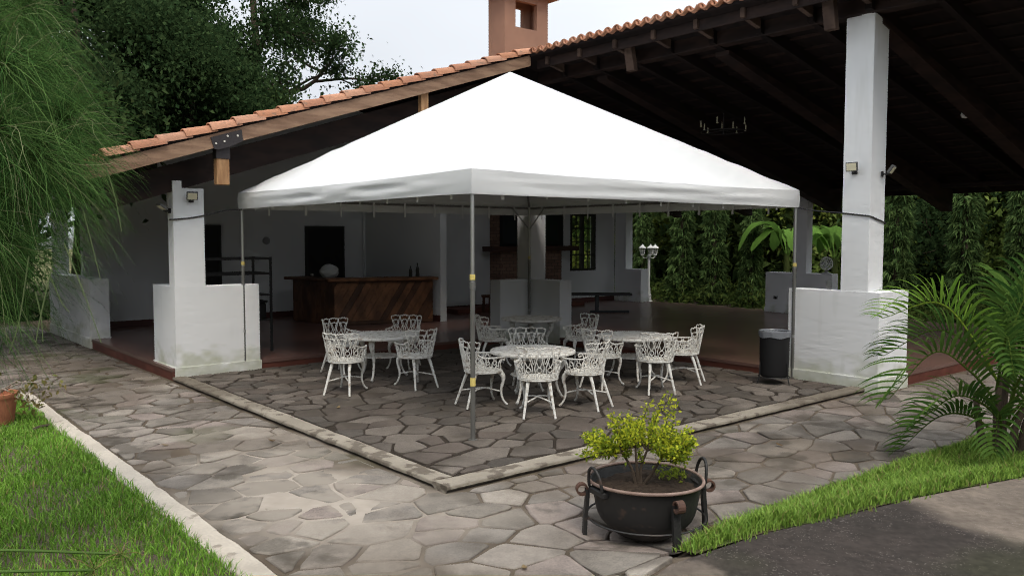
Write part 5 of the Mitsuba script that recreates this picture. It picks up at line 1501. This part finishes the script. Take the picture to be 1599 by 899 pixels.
wt = []
for sd_, H, R in ((1, 4.7, 0.27), (2, 4.4, 0.31), (3, 5.0, 0.26)):
    (v, f), c = weeping(sd_, H, R)
    wt.append((mikit.ply((v, f), 'leaf_mat', color=c), mikit.ply(tube([(0, 0, -0.1), (0.03, 0, H * 0.5), (0, 0.02, H * 0.9)], [0.09, 0.06, 0.02], 8), 'bark_mat', smooth=True)))
WX = [(17.3, 13.1, 'left edge of the hedge, behind the lamp post'), (16.9, 11.15, 'first right of the lamp post'), (16.9, 9.95, 'second right of the lamp post'), (16.9, 8.65, 'beside the banana leaves'),
      (17.1, 4.55, 'just right of the tall pillar'), (17.1, 2.95, 'behind the palm fronds'), (17.1, 1.75, 'at the right edge'), (17.4, 0.45, 'outermost on the right')]
for k, (x, y, w_) in enumerate(WX):
    t = thing('weeping_tree', 'tall narrow evergreen with drooping leaves, ' + w_, 'tree', 'weeping columnar trees in the hedge')
    cr, tr_ = wt[k % 3]
    M = xf(x, y, -0.15, k * 2.1, 0.97 + 0.06 * (k % 3))
    put('crown', cr, t, M); put('trunk', tr_, t, M)


# ---- banana plants behind the hedge
def banana(x, y, h, seed, label):
    r = np.random.default_rng(seed)
    t = thing('banana_plant', label, 'banana plant')
    b = np.array([x, y, -0.1])
    obj('stem', tube([b, b + [0.02, 0, h * 0.5], b + [0, 0.03, h]], [0.14, 0.11, 0.07], 10), 'leaf_mat', t, color=np.broadcast_to([0.16, 0.20, 0.07], (32, 3)), smooth=True)
    for k in range(8):
        a = k * 2.4 + r.uniform(-.3, .3) + seed
        o = np.array([math.cos(a), math.sin(a), 0]); L = r.uniform(1.0, 1.5)
        P = spline([b + UP3 * h * 0.9, b + UP3 * (h + 0.55 * L) + o * 0.35 * L, b + UP3 * (h + 0.55 * L - r.uniform(0, .3)) + o * 0.75 * L, b + UP3 * (h + 0.05 * L) + o * 1.05 * L], 20)
        tg = np.gradient(P, axis=0); tg /= np.linalg.norm(tg, axis=1, keepdims=True)
        s = np.cross(tg, UP3); s /= np.linalg.norm(s, axis=1, keepdims=True) + 1e-9
        n_ = np.cross(s, tg)
        w = 0.22 * np.interp(np.linspace(0, 1, 20), [0, .18, .3, .6, .9, 1], [.05, .08, .8, 1, .6, .02])[:, None] * (1 + 0.10 * r.normal(0, 1, (20, 1)))
        V = np.stack([P + s * w + n_ * w * 0.35, P, P - s * w + n_ * w * 0.35], 1).reshape(-1, 3)
        f = []
        for q in range(19):
            o_ = q * 3
            f += [[o_, o_ + 3, o_ + 4], [o_, o_ + 4, o_ + 1], [o_ + 1, o_ + 4, o_ + 5], [o_ + 1, o_ + 5, o_ + 2]]
        c = np.array([0.13, 0.25, 0.05]) * r.uniform(0.8, 1.3)
        obj('leaf', (V, f), 'leaf_mat', t, color=np.broadcast_to(np.clip(c, 0, 1), (60, 3)), smooth=True)


banana(17.3, 7.75, 1.6, 3, 'banana plant with broad pale leaves right of the third hedge tree')
banana(17.4, 6.35, 1.5, 7, 'banana plant with broad leaves between the far pillar and tall pillar')


# ---- trees and bushes
def grow(r, base, H, spread, levels=3, nb=6, trunk_r=0.25, low=0.35, first=None):
    """(tubes, end points) of a tapered trunk and its limbs"""
    tubes, ends = [], []
    top = base + np.array([r.normal(0, 0.04) * H, r.normal(0, 0.04) * H, H * 0.85])
    P = spline([base, base + (top - base) * 0.5 + r.normal(0, 0.025 * H, 3) * [1, 1, 0], top], 12)
    tubes.append((P, np.linspace(trunk_r, trunk_r * 0.25, 12)))
    def limb(p, d, L, rad, lv):
        d = d / np.linalg.norm(d)
        q = p + d * L; mid = (p + q) / 2 + r.normal(0, 0.10 * L, 3)
        C = spline([p, mid, q], 7)
        tubes.append((C, np.linspace(rad, rad * 0.4, 7)))
        if lv == 0:
            ends.append(C[3]); ends.append(q); return
        for k in range(3 if lv > 1 else 3):
            u = r.uniform(0.35, 1.0); s = C[int(u * 6)]
            limb(s, d + r.normal(0, 0.55, 3) + UP3 * 0.12, L * r.uniform(0.5, 0.75), rad * 0.5, lv - 1)
        ends.append(q)
    for k in range(nb):
        u = low + (1 - low) * (k + 0.5) / nb
        s = P[min(11, int(u * 11))]
        a = k * 2.4 + r.uniform(-0.4, 0.4)
        d = np.array([math.cos(a), math.sin(a), r.uniform(0.1, 0.6)])
        limb(s, d, spread * (1.05 - 0.55 * (u - low) / (1 - low)) * r.uniform(0.75, 1.1), trunk_r * 0.42, levels - 1)
    ends.append(top)
    return tubes, np.array(ends)


def tree(name, x, y, H, spread, seed, label, group, nleaf, lsize, cols, clump=0.9, nb=7, low=0.35, trunk_r=0.25, width=0.32, flat=0.7, leaf='far_leaf_mat'):
    r = np.random.default_rng(seed)
    base = np.array([x, y, -0.25])
    tubes, ends = grow(r, base, H, spread, 3, nb, trunk_r, low)
    t = thing(name, label, 'tree', group)
    obj('trunk', tube(tubes[0][0], tubes[0][1], 9), 'bark_mat', t, smooth=True)
    m = MB()
    for P, rr in tubes[1:]: m.tube(P, rr, 5, caps=False)
    obj('limbs', m.mesh(), 'bark_mat', t, smooth=True)
    k = r.integers(len(ends), size=nleaf)
    tone = r.uniform(0.6, 1.35, len(ends))
    P = ends[k] + r.normal(0, 1, (nleaf, 3)) * clump * np.array([1, 1, flat]) * r.uniform(0.3, 1, (nleaf, 1))
    d = rand_dirs(nleaf, r, -0.2)
    kc = r.uniform(0, 1, (nleaf, 1))
    c = (np.array(cols[0]) * (1 - kc) + np.array(cols[1]) * kc) * tone[k][:, None] * r.uniform(0.75, 1.25, (nleaf, 1))
    obj('crown', leaves(P, d, lsize * r.uniform(0.6, 1.3, nleaf), width, r), leaf, t, color=np.repeat(np.clip(c, 0, 1), 4, 0), kind='stuff')


DK = ((0.024, 0.050, 0.020), (0.055, 0.090, 0.034))
MD = ((0.12, 0.185, 0.045), (0.23, 0.30, 0.08))
LT = ((0.21, 0.29, 0.055), (0.38, 0.44, 0.10))
G1 = 'dark trees behind the pavilion'
tree('shade_tree', 3.2, 27.0, 15.5, 5.2, 61, 'dense dark tree behind the papyrus, leftmost of the tall trees', G1, 90000, 0.165, DK, 0.95, nb=10, low=0.18)
tree('shade_tree', 6.6, 31.8, 17.5, 4.3, 62, 'dense dark tall tree above the left end of the tile roof', G1, 110000, 0.165, DK, 0.95, nb=11, low=0.18)
tree('shade_tree', 10.9, 30.6, 18.5, 4.6, 70, 'tall tree with bare dark limbs and sky showing through its crown', G1, 44000, 0.16, DK, 0.62, nb=12, low=0.26, trunk_r=0.34)
tree('round_tree', 9.9, 25.5, 8.2, 2.3, 64, 'low rounded dark tree behind the middle of the roof', G1, 40000, 0.15, ((0.03, 0.055, 0.022), (0.06, 0.095, 0.03)), 0.6, nb=8, low=0.4)
tree('round_tree', 12.0, 24.6, 7.2, 1.7, 65, 'low leafy tree with ragged top, next to the chimney side', G1, 30000, 0.14, ((0.03, 0.055, 0.022), (0.06, 0.095, 0.03)), 0.55, nb=8, low=0.4)
tree('round_tree', 8.3, 24.5, 9.0, 2.6, 67, 'dark leafy tree just above the tiles left of centre', G1, 42000, 0.15, DK, 0.65, nb=8, low=0.35)
tree('round_tree', 5.3, 22.5, 8.8, 3.0, 68, 'dark leafy tree low above the roof edge at left', G1, 46000, 0.15, DK, 0.7, nb=8, low=0.3)
tree('shade_tree', -3.4, 26.0, 14.0, 4.2, 71, 'dense dark tree at the far left behind the papyrus', G1, 60000, 0.165, DK, 0.95, nb=9, low=0.18)
tree('round_tree', 0.4, 22.0, 8.6, 3.0, 69, 'dark leafy tree seen through the papyrus threads', G1, 40000, 0.15, DK, 0.7, nb=8, low=0.25)
G2 = 'leafy trees behind the hedge'
spots = [(20.8, 16.6, 4.6, MD, 'behind the lamp post'), (21.5, 13.6, 4.0, LT, 'bright green, right of the lamp post'), (22.6, 11.4, 4.2, LT, 'pale green, between the first two hedge trees'), (21.8, 9.3, 4.4, LT, 'behind the banana plant'),
         (22.0, 6.6, 4.5, MD, 'behind the far pillar'), (21.6, 3.9, 4.6, DK, 'dark, right of the tall pillar'), (21.8, 1.6, 4.7, MD, 'behind the palm, middle green'), (21.5, -0.6, 4.8, MD, 'at the far right edge')]
for k, (x, y, H, co, w_) in enumerate(spots):
    tree('garden_tree', x, y, H, 2.6, 80 + k, 'leafy tree beyond the hedge, ' + w_, G2, 13000, 0.17, co, 0.6, nb=8, low=0.06, trunk_r=0.12)
tree('garden_tree', 13.6, 15.2, 5.0, 1.9, 95, 'leafy tree outside the small paned window', G2, 12000, 0.16, LT, 0.6, nb=7, low=0.1, trunk_r=0.12)
for k, (x, y, H, sp) in enumerate(((-3.6, 11.0, 7.6, 3.2), (-5.6, 14.8, 7.5, 3.0), (-2.2, 18.5, 8.0, 3.0))):  # first tree is added; its raised crown shades the paving below
    tree('leafy_tree', x, y, H, sp, 120 + k, 'dense tree at the left end of the paving, ' + ('nearest one, added to shade the paving' if k == 0 else 'second one' if k == 1 else 'behind the white wall'), 'trees at the left end of the paving', 30000, 0.15, DK, 0.7, nb=9, low=0.50 if k == 0 else 0.12, trunk_r=0.16)
# woodland behind the hedge, plus an unseen ring added to block low sky
r = np.random.default_rng(77)
n = 290000
a = r.uniform(-PI, PI, n); dist = r.uniform(0, 1, n)
P = CAM * [1, 1, 0] + (np.cos(a)[:, None] * FH3 + np.sin(a)[:, None] * RT3) * (np.where(np.abs(a) < 0.78, 27, 17) + 10 * dist)[:, None]
front = np.abs(a) < 0.78
hgt = np.where(front, 4.9, 7.0) + np.where(front, 1.4, 3.5) * (meshkit.fbm(P * 0.12, 3, 3) - 0.5) * 2
P[:, 2] = -0.2 + hgt * r.uniform(0, 1, n) ** 0.8
keep = ~(front & (P[:, 0] < 17.5)) & ~((P[:, 0] > -8) & (P[:, 0] < 17) & (P[:, 1] > -10) & (P[:, 1] < 19)) & ~((a > -0.98) & (a <= -0.6))
P = P[keep]; n = len(P)
tone = 0.5 + 1.0 * meshkit.fbm(P * 0.55, 3, 8)
c = leaf_cols(n, r, (0.030, 0.055, 0.020), (0.075, 0.11, 0.032), 0.7, 1.2, 1) * tone[:, None]
obj('woodland', leaves(P, rand_dirs(n, r, -0.1), 0.46 * r.uniform(0.5, 1.3, n), 0.32, r), 'far_leaf_mat', color=np.repeat(np.clip(c, 0, 1), 4, 0), kind='stuff')
tag('woodland', 'dense dark green woodland far behind the hedge, with an unseen ring added to block low sky', 'woodland')
# low plants along the foot of the hedge
n = 14000
P = np.column_stack([r.uniform(16.2, 19.5, n), r.uniform(-3, 15, n), r.uniform(-0.2, 0.75, n) * r.uniform(0.2, 1, n)])
obj('undergrowth', leaves(P, rand_dirs(n, r, 0.6), r.uniform(0.10, 0.24, n), 0.16, r), 'leaf_mat', color=leaf_cols(n, r, (0.06, 0.11, 0.03), (0.16, 0.21, 0.055)), kind='stuff')
tag('undergrowth', 'low leafy undergrowth along the foot of the hedge', 'undergrowth')
